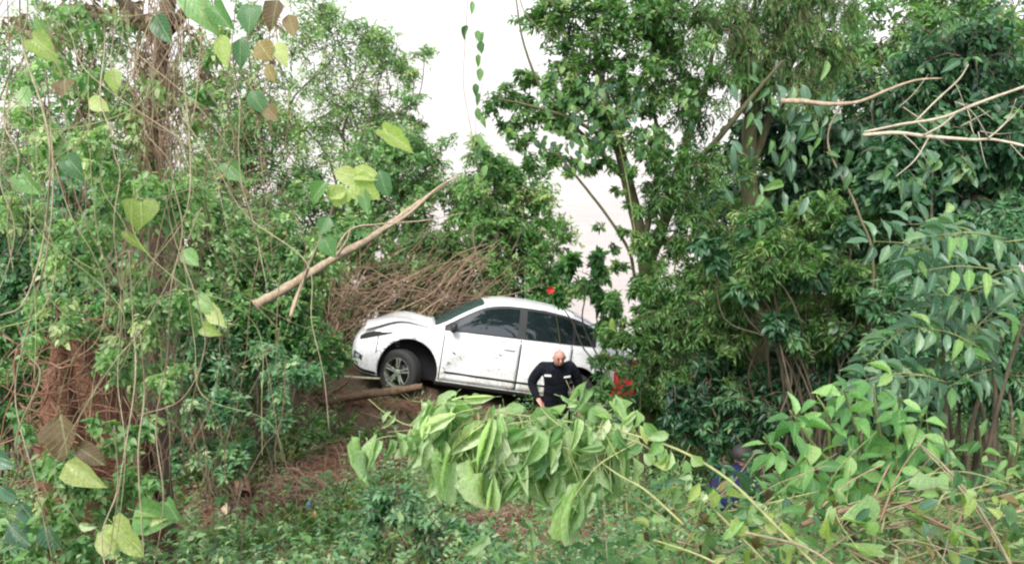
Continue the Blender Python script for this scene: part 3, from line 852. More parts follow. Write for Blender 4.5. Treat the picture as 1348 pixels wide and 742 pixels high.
plant('shrub', 'shaded bush directly behind the dry brush heap', 'shrub', base_at(540, 14.6),
      lobes([(480, 360, 46), (540, 350, 46), (590, 370, 40), (440, 400, 44), (510, 400, 44), (620, 400, 30), (400, 420, 40), (570, 410, 36)], 14.4), 4600, .10, .45, 'mid_leaf', trunk_r=.04, droop=.3, tint=.45)
plant('shrub', 'yellow-green hanging shrub above the rear of the brush heap', 'shrub', base_at(610, 13.9),
      lobes([(630, 200, 26), (640, 250, 30), (600, 320, 36), (650, 370, 30), (560, 330, 40)], 13.9), 2600, .10, .35, 'olive_leaf', trunk_r=.04, droop=.6, tint=.6)
plant('shrub', 'dark leafy shrub standing over the car boot', 'shrub', base_at(815, 11.9),
      lobes([(775, 362, 20), (797, 396, 15), (742, 352, 18), (803, 430, 13), (790, 340, 12), (728, 388, 9)], 11.6), 800, .13, .42, 'mid_leaf', trunk_r=.025, droop=.5, tint=.45, tpl=LANCE)
# left flank
plant('shrub', 'low bluish-green shrub at the far left edge behind the root-tangled earth bank', 'shrub', base_at(40, 8.5),
      lobes([(20, 300, 70), (100, 290, 60), (50, 370, 60), (140, 350, 60)], 8.5), 3800, .085, .5, 'blue_leaf', trunk_r=.03, droop=.4, tint=.55)
plant('shrub', 'light green shrub between the vine curtain and the cut pole', 'shrub', base_at(280, 9.6),
      lobes([(250, 300, 70), (330, 330, 60), (220, 380, 70), (300, 400, 60), (390, 330, 50)], 9.8), 5200, .08, .5, 'pale_leaf', trunk_r=.03, droop=.4, tint=.6)
plant('shrub', 'dark green bush under the thick end of the cut pole', 'shrub', base_at(340, 9.2),
      lobes([(330, 430, 60), (400, 440, 45), (270, 450, 55), (380, 400, 40), (425, 470, 30)], 9.3), 5200, .07, .5, 'mid_leaf', trunk_r=.03, droop=.35, tint=.5)
plant('shrub', 'green bush left of the stranded car nose behind the dry brush', 'shrub', base_at(420, 13.5),
      lobes([(400, 370, 55), (450, 330, 45), (350, 330, 50), (430, 420, 40)], 13), 4000, .085, .5, 'pale_leaf', trunk_r=.04, tint=.5)
plant('shrub', 'shadowy green bush at the far left beyond the vines', 'shrub', base_at(150, 12),
      lobes([(130, 240, 60), (210, 250, 70), (60, 230, 60), (180, 330, 60), (20, 330, 60)], 12), 4200, .085, .5, 'pale_leaf', trunk_r=.04, tint=.55)

plant('shrub', 'low weedy bush below the dark green bush and the cut pole', 'shrub', base_at(300, 8.0),
      lobes([(290, 480, 40), (350, 475, 34), (230, 470, 40), (400, 485, 26), (260, 440, 40)], 8.2, .8), 3000, .07, .45, 'blue_leaf', trunk_r=.02, droop=.35, tint=.55)
plant('shrub', 'low green bush at the far left edge beside the earth bank', 'shrub', base_at(20, 7.5),
      lobes([(10, 440, 50), (60, 430, 50), (0, 520, 50), (120, 430, 44), (170, 440, 44), (170, 500, 40)], 7.5, .9), 3200, .075, .45, 'mid_leaf', trunk_r=.02, droop=.35, tint=.5)
plant('shrub', 'weedy bush under the shaded trees right of the car', 'shrub', base_at(880, 10.3),
      lobes([(850, 520, 30), (900, 540, 34), (800, 520, 20), (950, 560, 36)], 9.9, .9), 1800, .08, .35, 'mid_leaf', trunk_r=.02, droop=.4, tint=.45)
plant('shrub', 'sprawling green bush at the right edge in the middle distance', 'shrub', base_at(1300, 7.8),
      lobes([(1290, 330, 50), (1340, 300, 40), (1220, 380, 50), (1330, 420, 60), (1240, 460, 56), (1300, 500, 56), (1180, 420, 40)], 7.6, .9), 5200, .10, .34, 'blue_leaf', trunk_r=.03, droop=.45, tint=.42)
# ------------------------------------------------------------------ the forked tree right of the car
ft_base = under(at(848, 560, 10.0))
ft_trunk = [ft_base - np.array([0, 0, .2]), at(853, 505, 9.9), at(866, 440, 9.8), at(862, 390, 9.7), at(850, 345, 9.7)]
ft = empty('forked_tree', ft_base, 'forked mossy-barked tree standing just right of the car', 'tree')
r = np.random.default_rng(41)
g = Geo(); g.tube(ft_trunk, [.135, .11, .10, .095, .085], 10, tint=.55, rough=.08); g.build('trunk', M['moss_bark'], ft)
for path, rr in (
    ([at(850, 348, 9.7), at(838, 290, 9.6), at(826, 240, 9.5), at(812, 185, 9.4), at(795, 120, 9.3), at(780, 50, 9.2)], [.085, .075, .07, .06, .045, .02]),
    ([at(852, 350, 9.7), at(875, 290, 9.8), at(888, 240, 9.9), at(905, 180, 10), at(930, 110, 10.1), at(945, 20, 10.2)], [.075, .065, .06, .05, .035, .015]),
    ([at(862, 400, 9.7), at(838, 370, 9.4), at(828, 330, 9.3), at(800, 285, 9.2), at(765, 240, 9.1), at(735, 205, 9.0), at(715, 195, 9)], [.025, .02, .018, .016, .014, .01, .006]),
    ([at(845, 330, 9.6), at(862, 250, 9.6), at(866, 180, 9.5), at(850, 100, 9.4)], [.04, .035, .028, .012]),
    ([at(866, 440, 9.8), at(910, 380, 9.5), at(960, 350, 9.3), at(1010, 330, 9.1)], [.04, .03, .02, .008]),
    ([at(826, 240, 9.5), at(770, 180, 9.3), at(720, 130, 9.2), at(690, 60, 9.1), at(678, -10, 9)], [.03, .022, .016, .012, .008]),
    ([at(818, 200, 9.4), at(760, 160, 9.0), at(700, 140, 8.8), at(655, 130, 8.7)], [.028, .02, .014, .006]),
    ([at(888, 240, 9.9), at(930, 200, 9.4), at(980, 140, 9.1), at(1030, 80, 8.9)], [.04, .035, .028, .012])):
    g = Geo(); g.tube(path, rr, 7, tint=r.uniform(.4, .7), rough=.07); g.build('branch', M['moss_bark'], ft)
T = Geo(); Lf = Geo()
foliage(r, Lf, lobes([(670, 125, 32), (705, 155, 36), (690, 200, 28), (745, 150, 40), (735, 90, 34), (760, 30, 50), (820, 30, 55), (800, 110, 50), (660, 165, 24), (740, 200, 26), (875, 90, 50), (840, 160, 42), (775, 90, 46), (740, 10, 44), (790, 175, 36), (850, 30, 50), (700, 110, 26), (650, 205, 20)], 9.2), 17000, .085, .42, .35, 12, KITE, T, tint=.5, gap=.1)
foliage(r, Lf, lobes([(900, 40, 60), (930, 130, 50), (880, 200, 34), (935, 220, 44), (910, 300, 44), (960, 300, 50), (900, 370, 46), (960, 400, 60), (870, 430, 40), (920, 460, 52), (890, 510, 36), (960, 500, 44), (985, 360, 44), (870, 250, 30), (900, 250, 36), (880, 330, 34), (860, 480, 30), (920, 400, 44)], 9.2), 26000, .080, .24, .55, 14, KITE, T, tint=.5)
foliage(r, Lf, lobes([(812, 400, 20), (825, 440, 22), (800, 480, 20), (812, 350, 14), (838, 390, 18), (790, 510, 16), (845, 330, 16), (850, 450, 24), (845, 420, 22), (822, 300, 10), (858, 300, 18), (868, 380, 22), (842, 360, 14), (870, 260, 20), (815, 250, 9), (835, 230, 14), (848, 280, 14), (800, 215, 14), (828, 270, 8), (858, 215, 20), (846, 320, 18), (775, 215, 14), (750, 230, 12), (805, 330, 9), (790, 300, 7), (806, 462, 15), (800, 495, 14), (812, 430, 16), (795, 520, 14), (836, 466, 9), (846, 505, 10), (822, 520, 8), (829, 490, 9), (838, 480, 9)], 9.2), 11600, .075, .35, .5, 12, KITE, T, tint=.5)
tag(Lf.build('crown', M['olive_leaf'], ft, False), kind='stuff'); tag(T.build('twigs', M['moss_bark'], ft), kind='stuff')

# broad-leaved creeper climbing through that tree
cr_base = under(at(842, 560, 9.6))
cr = empty('creeper', cr_base, 'bright broad-leaved creeper hanging in the forked tree over the open river', 'climbing plant')
g = Geo(); g.tube([cr_base, at(846, 440, 9.5), at(835, 300, 9.2), at(815, 190, 9.0), at(790, 130, 8.8)], [.012, .01, .008, .006, .004], 6); g.build('stem', M['green_stem'], cr)
r = np.random.default_rng(42)
for c in [(780, 150, 45, 90), (760, 190, 30, 34), (810, 120, 40, 50), (850, 190, 30, 30), (720, 170, 30, 26), (900, 130, 30, 20), (740, 110, 30, 22)]:
    for _ in range(c[3] * 3 // 4):
        a, rr_ = r.uniform(0, 6.28), c[2] * math.sqrt(r.random())
        leaf_obj(cr, r.choice(['hgreen', 'green', 'dark']), at(c[0] + math.cos(a) * rr_, c[1] + math.sin(a) * rr_, r.uniform(8.5, 9.2)), (r.normal() * .5, r.normal() * .3 - .2, -1), (r.normal() * .4, -1, .5 + r.normal() * .3), r.uniform(.07, .125), r.uniform(.04, .075), r)

# ------------------------------------------------------------------ right-hand wood
plant('tree', 'mossy tree with hanging yellow-green tufts at the upper right', 'tree', base_at(1000, 11),
      lobes([(1040, 30, 48), (1075, 70, 44), (1000, 80, 46), (1050, 120, 40), (960, 40, 46), (1090, 10, 40), (1020, -30, 60)], 9.6), 12000, .06, .16, 'olive_leaf', 'moss_bark', .11,
      trunk=[base_at(1000, 11) - np.array([0, 0, .2]), at(1000, 380, 10.6), at(985, 220, 10.3), at(1000, 110, 10), at(1050, 10, 9.7)], droop=.9, tint=.55, per=20, stiff=.9, spread=.5)
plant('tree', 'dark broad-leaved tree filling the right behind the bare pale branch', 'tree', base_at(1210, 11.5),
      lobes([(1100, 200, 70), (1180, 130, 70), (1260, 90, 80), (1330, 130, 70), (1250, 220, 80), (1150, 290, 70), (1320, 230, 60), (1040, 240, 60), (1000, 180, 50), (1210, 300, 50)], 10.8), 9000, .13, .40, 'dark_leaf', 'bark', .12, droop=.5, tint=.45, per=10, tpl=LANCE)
plant('tree', 'light green tree at the top right corner', 'tree', base_at(1220, 15),
      lobes([(1160, 60, 70), (1240, 20, 70), (1320, 40, 80), (1120, 120, 60), (1380, 120, 70), (1200, 140, 60)], 14.5), 5200, .15, .42, 'pale_leaf', 'bark', .11, droop=.4, tint=.5, gap=.1)
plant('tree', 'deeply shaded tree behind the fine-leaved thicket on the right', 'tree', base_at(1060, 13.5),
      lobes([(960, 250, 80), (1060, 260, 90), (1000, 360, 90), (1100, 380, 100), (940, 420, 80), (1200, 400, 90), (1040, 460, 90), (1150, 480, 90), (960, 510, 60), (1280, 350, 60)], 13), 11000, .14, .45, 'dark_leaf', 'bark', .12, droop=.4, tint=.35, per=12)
q_ = np.random.default_rng(303)
thick = [(q_.uniform(965, 1165), q_.uniform(275, 470), q_.uniform(20, 40), q_.uniform(-1.0, .6)) for _ in range(24)]
plant('shrub', 'fine-leaved olive thicket right of the forked tree', 'shrub', base_at(1040, 9),
      lobes(thick, 8.7), 12500, .085, .22, 'olive_leaf', 'bark', .024, droop=.45, tint=.6, gap=.1)
plant('shrub', 'broad-leaved bush growing up through the olive thicket', 'shrub', base_at(1080, 8.6),
      lobes([(1000, 300, 22), (1075, 350, 24), (1120, 300, 22), (1030, 430, 22), (1110, 440, 22), (985, 380, 18), (1150, 380, 22), (940, 330, 20)], 8.1), 1000, .12, .42, 'dark_leaf', 'bark', .02, droop=.5, tint=.6, tpl=LANCE, per=9)
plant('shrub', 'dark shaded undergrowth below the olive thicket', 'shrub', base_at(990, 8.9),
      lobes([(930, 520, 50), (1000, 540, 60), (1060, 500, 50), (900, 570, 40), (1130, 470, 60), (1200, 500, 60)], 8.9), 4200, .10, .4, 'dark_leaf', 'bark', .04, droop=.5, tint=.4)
plant('shrub', 'green creeper-hung bush at the far right below the bare branch', 'shrub', base_at(1270, 9.2),
      lobes([(1230, 190, 56), (1300, 180, 56), (1350, 260, 40), (1180, 230, 46), (1270, 270, 40)], 8.6), 3400, .12, .5, 'dark_leaf', 'bark', .05, droop=.6, tint=.5, tpl=LANCE)

# the yellowed leaf that shines beside the trunk
leaf_px(cr, 'yell', (806, 418), (809, 440), 9, 9.0, 9.0, r)

plant('shrub', 'sparse dark weeds around the crouching person', 'shrub', base_at(985, 6.6),
      lobes([(935, 655, 26), (1020, 650, 26), (985, 690, 34), (950, 610, 14), (900, 690, 30), (1000, 600, 14)], 6.5), 520, .09, .4, 'dark_leaf', 'bark', .02, droop=.5, tint=.5, tpl=LANCE, per=8)

plant('shrub', 'sprawling pale weeds on the slope below the cut pole', 'shrub', base_at(330, 7.2),
      lobes([(240, 540, 34), (300, 535, 30), (360, 545, 26), (250, 600, 34), (310, 600, 30), (210, 500, 34), (370, 500, 26)], 7.2, .6), 2600, .07, .42, 'blue_leaf', 'bark', .012, droop=.3, tint=.62)
plant('shrub', 'green weeds beside the wilted branch left of centre', 'shrub', base_at(520, 5.6),
      lobes([(500, 680, 40), (560, 700, 40), (620, 720, 40), (480, 730, 40), (520, 650, 24)], 5.5, .6), 1500, .055, .42, 'blue_leaf', 'bark', .010, droop=.3, tint=.6)

# ------------------------------------------------------------------ undergrowth over the whole bank
r = np.random.default_rng(77)
def car_local(P):
    return np.array(CAR.inverted())[:3, :3] @ P.T + np.array(CAR.inverted())[:3, 3:4]
def scatter(n, y0, y1, margin=1.0, pw=1.0, soil=False):
    y = y0 + (y1 - y0) * r.random(n) ** pw
    x = r.uniform(-1, 1, n) * (y * .68 + margin)
    k = np.ones(n, bool)
    P = np.stack([x, y, ground_z(x, y)], -1)
    q = car_local(P); k &= ~((np.abs(q[0]) < 2.25) & (np.abs(q[1]) < .95))
    if not soil: k &= r.random(n) > np.clip(np.max([bare(x, y + q) for q in (0, .2, .4, .55)], 0) * 1.2, 0, .93)
    return P[k]
def herbs(name, label, cat, n, y0, y1, mat, L, h, ratio=.5, per=8, pw=1., tint=.5, patch=None, blades=False, thick=1.0, sel=None):
    P = scatter(n, y0, y1, pw=pw, soil=mat == 'dead_leaf')
    # grow in drifts
    f_ = np.sin(P[:, 0] * 1.7 + patch) * np.sin(P[:, 1] * 1.3 + patch * 2.1) + .5 * np.sin(P[:, 0] * 4.1 - P[:, 1] * 3.2 + patch)
    k = r.random(len(P)) < np.clip(.55 + .5 * f_, .08, 1)
    if sel is not None: k &= sel(P)
    P = P[k]; m = len(P)
    hh = h * r.uniform(.3, 1.2, m)
    a = r.uniform(0, 6.28, (m, per)); t = np.sqrt(r.random((m, per)))
    lean = r.normal(size=(m, 2)) * .25
    B = np.repeat(P[:, None], per, 1)
    B[..., 2] += hh[:, None] * t; B[..., :2] += lean[:, None] * (hh[:, None] * t)[..., None]
    D = np.stack([np.cos(a), np.sin(a), r.uniform(-.4, .5, a.shape)], -1)
    if blades: D[..., 2] = r.uniform(.3, 1.6, a.shape); B[..., 2] = P[:, None, 2]
    N = np.array([0, 0, 1.]) + r.normal(size=B.shape) * .4
    ll = L * r.uniform(.5, 1.3, (m, per)); ll = ll * (.75 + .03 * P[:, 1])[:, None]
    V, F, kk = leaf_verts(KITE, B.reshape(-1, 3), D.reshape(-1, 3), N.reshape(-1, 3), ll.ravel(), (ll * ratio).ravel())
    tn = np.clip(tint + r.normal(size=(m, 1)) * .18 + r.normal(size=(m, per)) * .1, 0, 1)
    g = Geo(); g.add(V, None, F, np.repeat(tn.ravel(), kk))
    return tag(g.build(name, M[mat], None, False), label, cat, kind='stuff')
herbs('ground_cover', 'low bluish-green weeds carpeting the near bank', 'weeds', 8000, 2.2, 10.5, 'blue_leaf', .046, .30, .46, 9, patch=.7, tint=.74)
herbs('ground_cover', 'fresh green seedlings and weeds scattered over the bank', 'weeds', 5500, 2.2, 13, 'pale_leaf', .055, .5, .45, 8, patch=2.9, tint=.6)
herbs('ground_cover', 'tall rank weeds behind the car down to the water', 'weeds', 15000, 9.5, 19.5, 'pale_leaf', .085, .9, .42, 12, patch=4.4, tint=.45, sel=lambda P: (P[:, 1] > 12.7) | (np.abs(P[:, 0]) > 2.9))
herbs('grass', 'thin grass blades among the weeds', 'grass', 22000, 2.2, 12, 'olive_leaf', .20, .02, .045, 6, patch=1.6, tint=.8, blades=True)
herbs('leaf_litter', 'dry brown fallen leaves on the bank', 'fallen leaves', 22000, 2.2, 14, 'dead_leaf', .05, .12, .5, 4, patch=5.2, tint=.6)
herbs('ground_cover', 'larger dark-leaved weeds standing here and there on the bank', 'weeds', 1000, 2.6, 9, 'mid_leaf', .08, .5, .4, 9, patch=3.3, tint=.6)
# dry twigs lying about
P = scatter(9500, 2.4, 13, soil=True)
g = Geo()
for p in P:
    a = r.uniform(0, 6.28); L = r.uniform(.08, .45) if r.random() < .93 else r.uniform(.6, 1.5); d = np.array([math.cos(a), math.sin(a), 0]) * L
    q = p + d; q[2] = float(ground_z(q[0], q[1])) + r.uniform(0, .28)
    m_ = (p + q) / 2 + r.normal(size=3) * .04 * L; m_[2] = max(m_[2], float(ground_z(m_[0], m_[1]))) + .01
    g.tube([p + np.array([0, 0, .008]), m_, q], [.0035 + .005 * (L > .5), .0015], 4, 5, tint=r.uniform(.2, 1), caps=False)
tag(g.build('twig_litter', M['dry_stick']), 'dry twigs littering the bank', 'twigs', kind='stuff')

# clods, crushed stalks and bark scraps on the churned soil
P = scatter(30000, 4.5, 12.5, soil=True); P = P[bare(P[:, 0], P[:, 1]) > .35]
g = Geo(); ico = np.array([[1, 0, 0], [-1, 0, 0], [0, 1, 0], [0, -1, 0], [0, 0, 1], [0, 0, -1.]]); icf = np.array([[0, 2, 4], [2, 1, 4], [1, 3, 4], [3, 0, 4], [2, 0, 5], [1, 2, 5], [3, 1, 5], [0, 3, 5]])
for p in P[::2]:
    g.add(p + np.array([0, 0, .07]) + ico * r.uniform(.5, 1.4, (6, 3)) * r.uniform(.008, .035), None, icf, 1.0)
tag(g.build('soil_clods', M['soil'], None, False), 'loose clods on the bare red-brown soil', 'clods', kind='stuff')
g = Geo()
for p in P[1::2][:1500]:
    a = r.uniform(0, 6.28); L = r.uniform(.06, .5) ; q = p + np.array([math.cos(a) * L, math.sin(a) * L, 0]); q[2] = float(ground_z(q[0], q[1])) + r.uniform(.08, .2)
    g.tube([p + np.array([0, 0, .09]), (p + q) / 2 + np.array([0, 0, .10]) + r.normal(size=3) * .02, q], [.005, .002], 4, 5, tint=r.uniform(0, 1), caps=False)
tag(g.build('broken_stalks', M['dry_stick']), 'broken dry stalks strewn over the bare soil', 'stalks', kind='stuff')

# ------------------------------------------------------------------ dry brush heap behind the bonnet
r = np.random.default_rng(88)
bh = empty('brush_heap', under(at(540, 440, 13.2)), 'heap of dry brown cut sticks piled behind the car bonnet', 'brush heap')
for i in range(290):
    k = i % 3
    if k < 2: px, py, a, L, d = r.uniform(435, 610), r.normal(400, 28), math.radians(r.normal(-22, 24)), r.uniform(30, 120), r.uniform(12.6, 13.7)
    else: px, py, a, L, d = r.uniform(428, 490), r.uniform(370, 470), math.radians(r.normal(-70, 38)), r.uniform(25, 80), r.uniform(11.9, 12.8)
    if k == 2 and px > 460 and py > 415: px -= 40
    p = at(px, py, d); q = at(px + math.cos(a) * L, py + math.sin(a) * L, d + r.uniform(-.3, .4))
    m_ = (p + q) / 2 + r.normal(size=3) * .10; rad = r.uniform(.003, .012)
    g = Geo(); g.tube([p, m_, q], [rad, rad * .8, rad * .35], 5, 8, tint=r.uniform(0, 1))
    for _ in range(2):
        t = r.uniform(.3, .9); c = p * (1 - t) + q * t; g.tube([c, c + norm(q - p) * r.uniform(.08, .25) + r.normal(size=3) * .10], [rad * .5, .0015], 4, 3, tint=r.uniform(.1, .9), caps=False)
    g.build('stick', M['dry_stick'], bh)
Lf = Geo(); foliage(r, Lf, lobes([(470, 400, 30), (530, 380, 40), (590, 370, 34), (450, 440, 24)], 12.9), 500, .06, .45, .5, 6, KITE, None, tint=.6); tag(Lf.build('withered_leaves', M['dead_leaf'], bh, False), kind='stuff')

# cut pole lying across the view
cp = empty('cut_pole', at(335, 402, 8.25), 'long pale cut pole with a few limp pale leaves slanting up behind the car bonnet', 'branch')
g = Geo(); g.tube([at(335, 402, 8.25), at(375, 380, 8.38), at(440, 340, 8.64), at(490, 312, 8.78), at(540, 275, 8.91), at(575, 250, 9.04), at(606, 228, 9.18)], [.050, .046, .040, .034, .026, .018, .008], 9, 46, tint=.5, rough=.22); g.build('stem', M['pale_wood'], cp)
for path, rr in (([at(505, 303, 8.78), at(540, 280, 8.71), at(575, 248, 8.78), at(603, 232, 8.78)], [.018, .016, .012, .006]),
                 ([at(435, 343, 8.64), at(460, 303, 8.58), at(500, 295, 8.64), at(560, 290, 8.64), at(612, 280, 8.71)], [.012, .010, .008, .006, .003]),
                 ([at(440, 340, 8.64), at(456, 318, 8.51), at(462, 300, 8.45)], [.016, .013, .010]),
                 ([at(400, 368, 8.45), at(388, 395, 8.25), at(382, 415, 8.11)], [.016, .014, .012])):
    g = Geo(); g.tube(path, rr, 6, tint=.6, rough=.06); g.build('side_branch', M['pale_wood'], cp)
    
# limp pale leaves on the side shoot of the pole
r = np.random.default_rng(91)
g = Geo(); g.tube([at(383, 416, 7.91), at(398, 372, 8.38), at(418, 325, 7.98), at(434, 285, 7.71), at(446, 255, 7.58), at(455, 240, 7.58)], [.018, .017, .015, .013, .010, .006], 7, tint=.6); g.build('side_branch', M['pale_wood'], cp)
for a, b, w, k in (((452, 243), (440, 272), 36, 'yell'), ((462, 234), (500, 262), 40, 'yell'), ((470, 235), (436, 226), 26, 'yell'), ((455, 250), (428, 264), 20, 'yell'), ((478, 248), (484, 285), 18, 'green'),
                   ((432, 285), (420, 310), 22, 'green'), ((430, 240), (405, 268), 24, 'green'), ((500, 225), (512, 262), 24, 'green'), ((425, 310), (440, 340), 26, 'green'), ((470, 230), (508, 230), 24, 'heart')):
    leaf_px(cp, k, a, b, w, 7.55, 7.5, r)

# log and stick in front of the front wheel
lg = empty('log', under(at(490, 520, 10.9)), 'weathered brown log lying against the front wheel', 'log')
g = Geo(); g.tube([at(425, 530, 11.0), at(470, 521, 10.95), at(520, 514, 10.9), at(556, 508, 10.9)], [.045, .05, .052, .04], 9, 26, tint=.0, rough=.25); g.build('stem', M['dry_stick'], lg)
g = Geo(); g.tube([at(440, 515, 10.9), at(455, 505, 10.6), at(462, 495, 10.5)], [.02, .015, .01], 6); g.build('stub', M['dry_stick'], lg)
ps = empty('stick', under(at(450, 505, 10.8)), 'crooked pale stick ending at the front wheel hub', 'stick')
g = Geo(); g.tube([at(420, 484, 10.8), at(436, 494, 10.75), at(460, 496, 10.7), at(500, 498, 10.7)], [.02, .02, .018, .012], 7, 24, tint=.8, rough=.1); g.build('stem', M['grey_twig'], ps)

# bare pale branch on the right
pb = empty('bare_branch', at(1136, 178, 6.4), 'bare pale forked branch reaching in front of the dark tree at the right', 'branch')
for path, rr in (([at(1136, 178, 6.4), at(1180, 175, 6.3), at(1225, 180, 6.2), at(1280, 184, 6.1), at(1310, 184, 6.0), at(1365, 196, 5.9)], [.022, .024, .022, .018, .016, .014]),
                 ([at(1138, 174, 6.4), at(1185, 164, 6.3), at(1240, 155, 6.2), at(1285, 137, 6.1), at(1360, 110, 6.0)], [.014, .016, .018, .018, .016]),
                 ([at(1216, 178, 6.2), at(1240, 165, 6.2), at(1262, 146, 6.15)], [.014, .012, .012]),
                 ([at(1205, 160, 6.3), at(1235, 130, 6.3), at(1262, 105, 6.25), at(1275, 85, 6.2)], [.012, .011, .010, .006]),
                 ([at(1300, 183, 6.0), at(1325, 160, 6.0), at(1338, 130, 5.9)], [.010, .008, .005]), ([at(1302, 183, 6.0), at(1282, 150, 5.9), at(1262, 135, 5.9)], [.008, .006, .004]),
                 ([at(1222, 182, 6.2), at(1205, 210, 6.1), at(1180, 232, 6.0)], [.010, .008, .005])):
    g = Geo(); g.tube(path, np.array(rr) * .62, 7, tint=r.uniform(.4, .8), rough=.12); g.build('twig', M['grey_twig'], pb)
sn = empty('broken_stub', at(1030, 130, 7), 'short broken pale stub sticking out of the mossy tree', 'branch')
g = Geo(); g.tube([at(1028, 133, 7), at(1060, 134, 6.95), at(1090, 137, 6.9), at(1130, 134, 6.9), at(1170, 118, 6.9), at(1205, 106, 6.9), at(1240, 103, 6.9)], [.024, .02, .015, .012, .010, .005], 7, 40, tint=.55, rough=.16); g.build('stem', M['pale_wood'], sn)

for i in range(14):
    x, y = r.uniform(1160, 1340), r.uniform(120, 190); a = r.normal() * .9 - .3; L = r.uniform(20, 60)
    g = Geo(); g.tube([at(x, y, 6.15), at(x + math.cos(a) * L * .5, y + math.sin(a) * L * .5 + r.normal() * 4, 6.1), at(x + math.cos(a) * L, y + math.sin(a) * L, 6.1)], [.004, .003, .001], 5, 8, tint=.6); g.build('twig', M['grey_twig'], pb)

# ------------------------------------------------------------------ left foreground: earth bank, draped tree, vines
r = np.random.default_rng(5)
def mound(name, label, base, cx, cy, rx, ry, h, seed):
    n, m = 44, 26
    V = []; rr = np.random.default_rng(seed); ph = rr.uniform(0, 6.28, 8)
    for i in range(n):
        a = i / n * 2 * math.pi
        for j in range(m):
            t = j / (m - 1)
            q = (1 - t ** 2.2)
            k = 1 + .13 * math.sin(3 * a + ph[0]) + .08 * math.sin(7 * a + ph[1] + 5 * t) + .05 * math.sin(13 * a + 9 * t + ph[2])
            x, y = cx + rx * q * k * math.cos(a), cy + ry * q * k * math.sin(a)
            z = base + h * t * (1 + .06 * math.sin(5 * a + ph[3])) + .03 * rr.normal()
            V.append((x, y, z))
    i = np.arange(n)[:, None]; j = np.arange(m - 1)[None]; k = (i + 1) % n
    Q = np.stack([i * m + j, k * m + j, k * m + j + 1, i * m + j + 1], -1).reshape(-1, 4)
    return np_mesh(name, np.array(V), [Q], np.ones(n * m), True)
mb = under(at(76, 560, 4.9), -.1)
eb = empty('earth_bank', mb, 'red-brown root-tangled earth bank at the left edge', 'earth bank')
link('soil', mound('soil', '', mb[2], mb[0], mb[1] + .25, .36, .42, float(at(82, 405, 5.1)[2] - mb[2]), 3), M['soil'], eb)
for i in range(130):
    px, py = r.uniform(20, 130), r.uniform(420, 640)
    d = 4.55 + r.uniform(-.12, .15)
    P = [at(px, py, d)]
    a = r.uniform(-.5, 2.6)
    for s in range(4):
        a += r.normal() * .45
        px += math.cos(a) * r.uniform(10, 26); py += math.sin(a) * r.uniform(10, 26); d += r.normal() * .04
        P.append(at(px, py, d))
    rad = r.uniform(.002, .007)
    g = Geo(); g.tube(P, [rad, rad * .8, rad * .3], 5, 16, tint=r.uniform(.1, .9)); g.build('root', M['root'], eb)

# tree wrapped in dead creepers
tb = under(at(205, 650, 5.3))
dt = empty('draped_tree', tb, 'tree trunk smothered in dead brown creepers at the upper left', 'tree')
g = Geo(); g.tube([tb - np.array([0, 0, .2]), at(203, 480, 5.3), at(208, 300, 5.2), at(205, 150, 5.1), at(222, 0, 5.0), at(230, -80, 5)], [.06, .05, .042, .04, .042, .04], 10, 40, tint=.15, rough=.1); g.build('trunk', M['bark'], dt)
g = Geo(); g.tube([at(215, 60, 5.1), at(150, -10, 5.0), at(90, -40, 4.9), at(10, -50, 4.9)], [.04, .035, .03, .02], 8, 30, tint=.2, rough=.1); g.build('branch', M['bark'], dt)
g = Geo(); g.tube([at(222, 40, 5.1), at(270, -10, 4.9), at(330, -40, 4.8), at(380, -70, 4.8)], [.035, .03, .026, .02], 8, 30, tint=.2, rough=.1); g.build('branch', M['bark'], dt)
Lf = Geo()
foliage(r, Lf, lobes([(180, 50, 70), (230, 120, 50), (150, 140, 44), (90, 30, 60), (350, 20, 30), (370, 70, 24), (210, 230, 44), (30, 50, 50), (270, 60, 40)], 4.9), 2000, .055, .42, .7, 7, KITE, None, tint=.55, gap=.2)
GL = Geo(); foliage(r, GL, lobes([(180, 130, 60), (90, 110, 60), (230, 260, 50), (40, 180, 50), (150, 220, 50), (270, 150, 44), (210, 380, 50), (120, 20, 50), (300, 60, 30), (205, 480, 40)], 4.75), 4200, .048, .5, .6, 7, LANCE, None, tint=.62, gap=.15); tag(GL.build('crown', M['pale_leaf'], dt, False), kind='stuff')
tag(Lf.build('dead_foliage', M['dead_leaf'], dt, False), kind='stuff')
T = Geo()
for i in range(420):
    px = (r.normal(207, 12) if i % 2 else r.normal(200, 40)) if i < 330 else r.uniform(0, 380); py = r.uniform(-30, 200) if i % 2 else r.uniform(100, 560); L = r.uniform(60, 220); d = r.uniform(4.6, 5.2)
    w = r.normal(size=4) * 16
    T.tube([at(px, py, d), at(px + w[0], py + L * .33, d), at(px + w[1], py + L * .66, d), at(px + w[2], py + L, d)], [.003, .0015], 4, 9, tint=r.uniform(.0, .8), caps=False)
tag(T.build('creepers', M['dry_stick'], dt), kind='stuff')

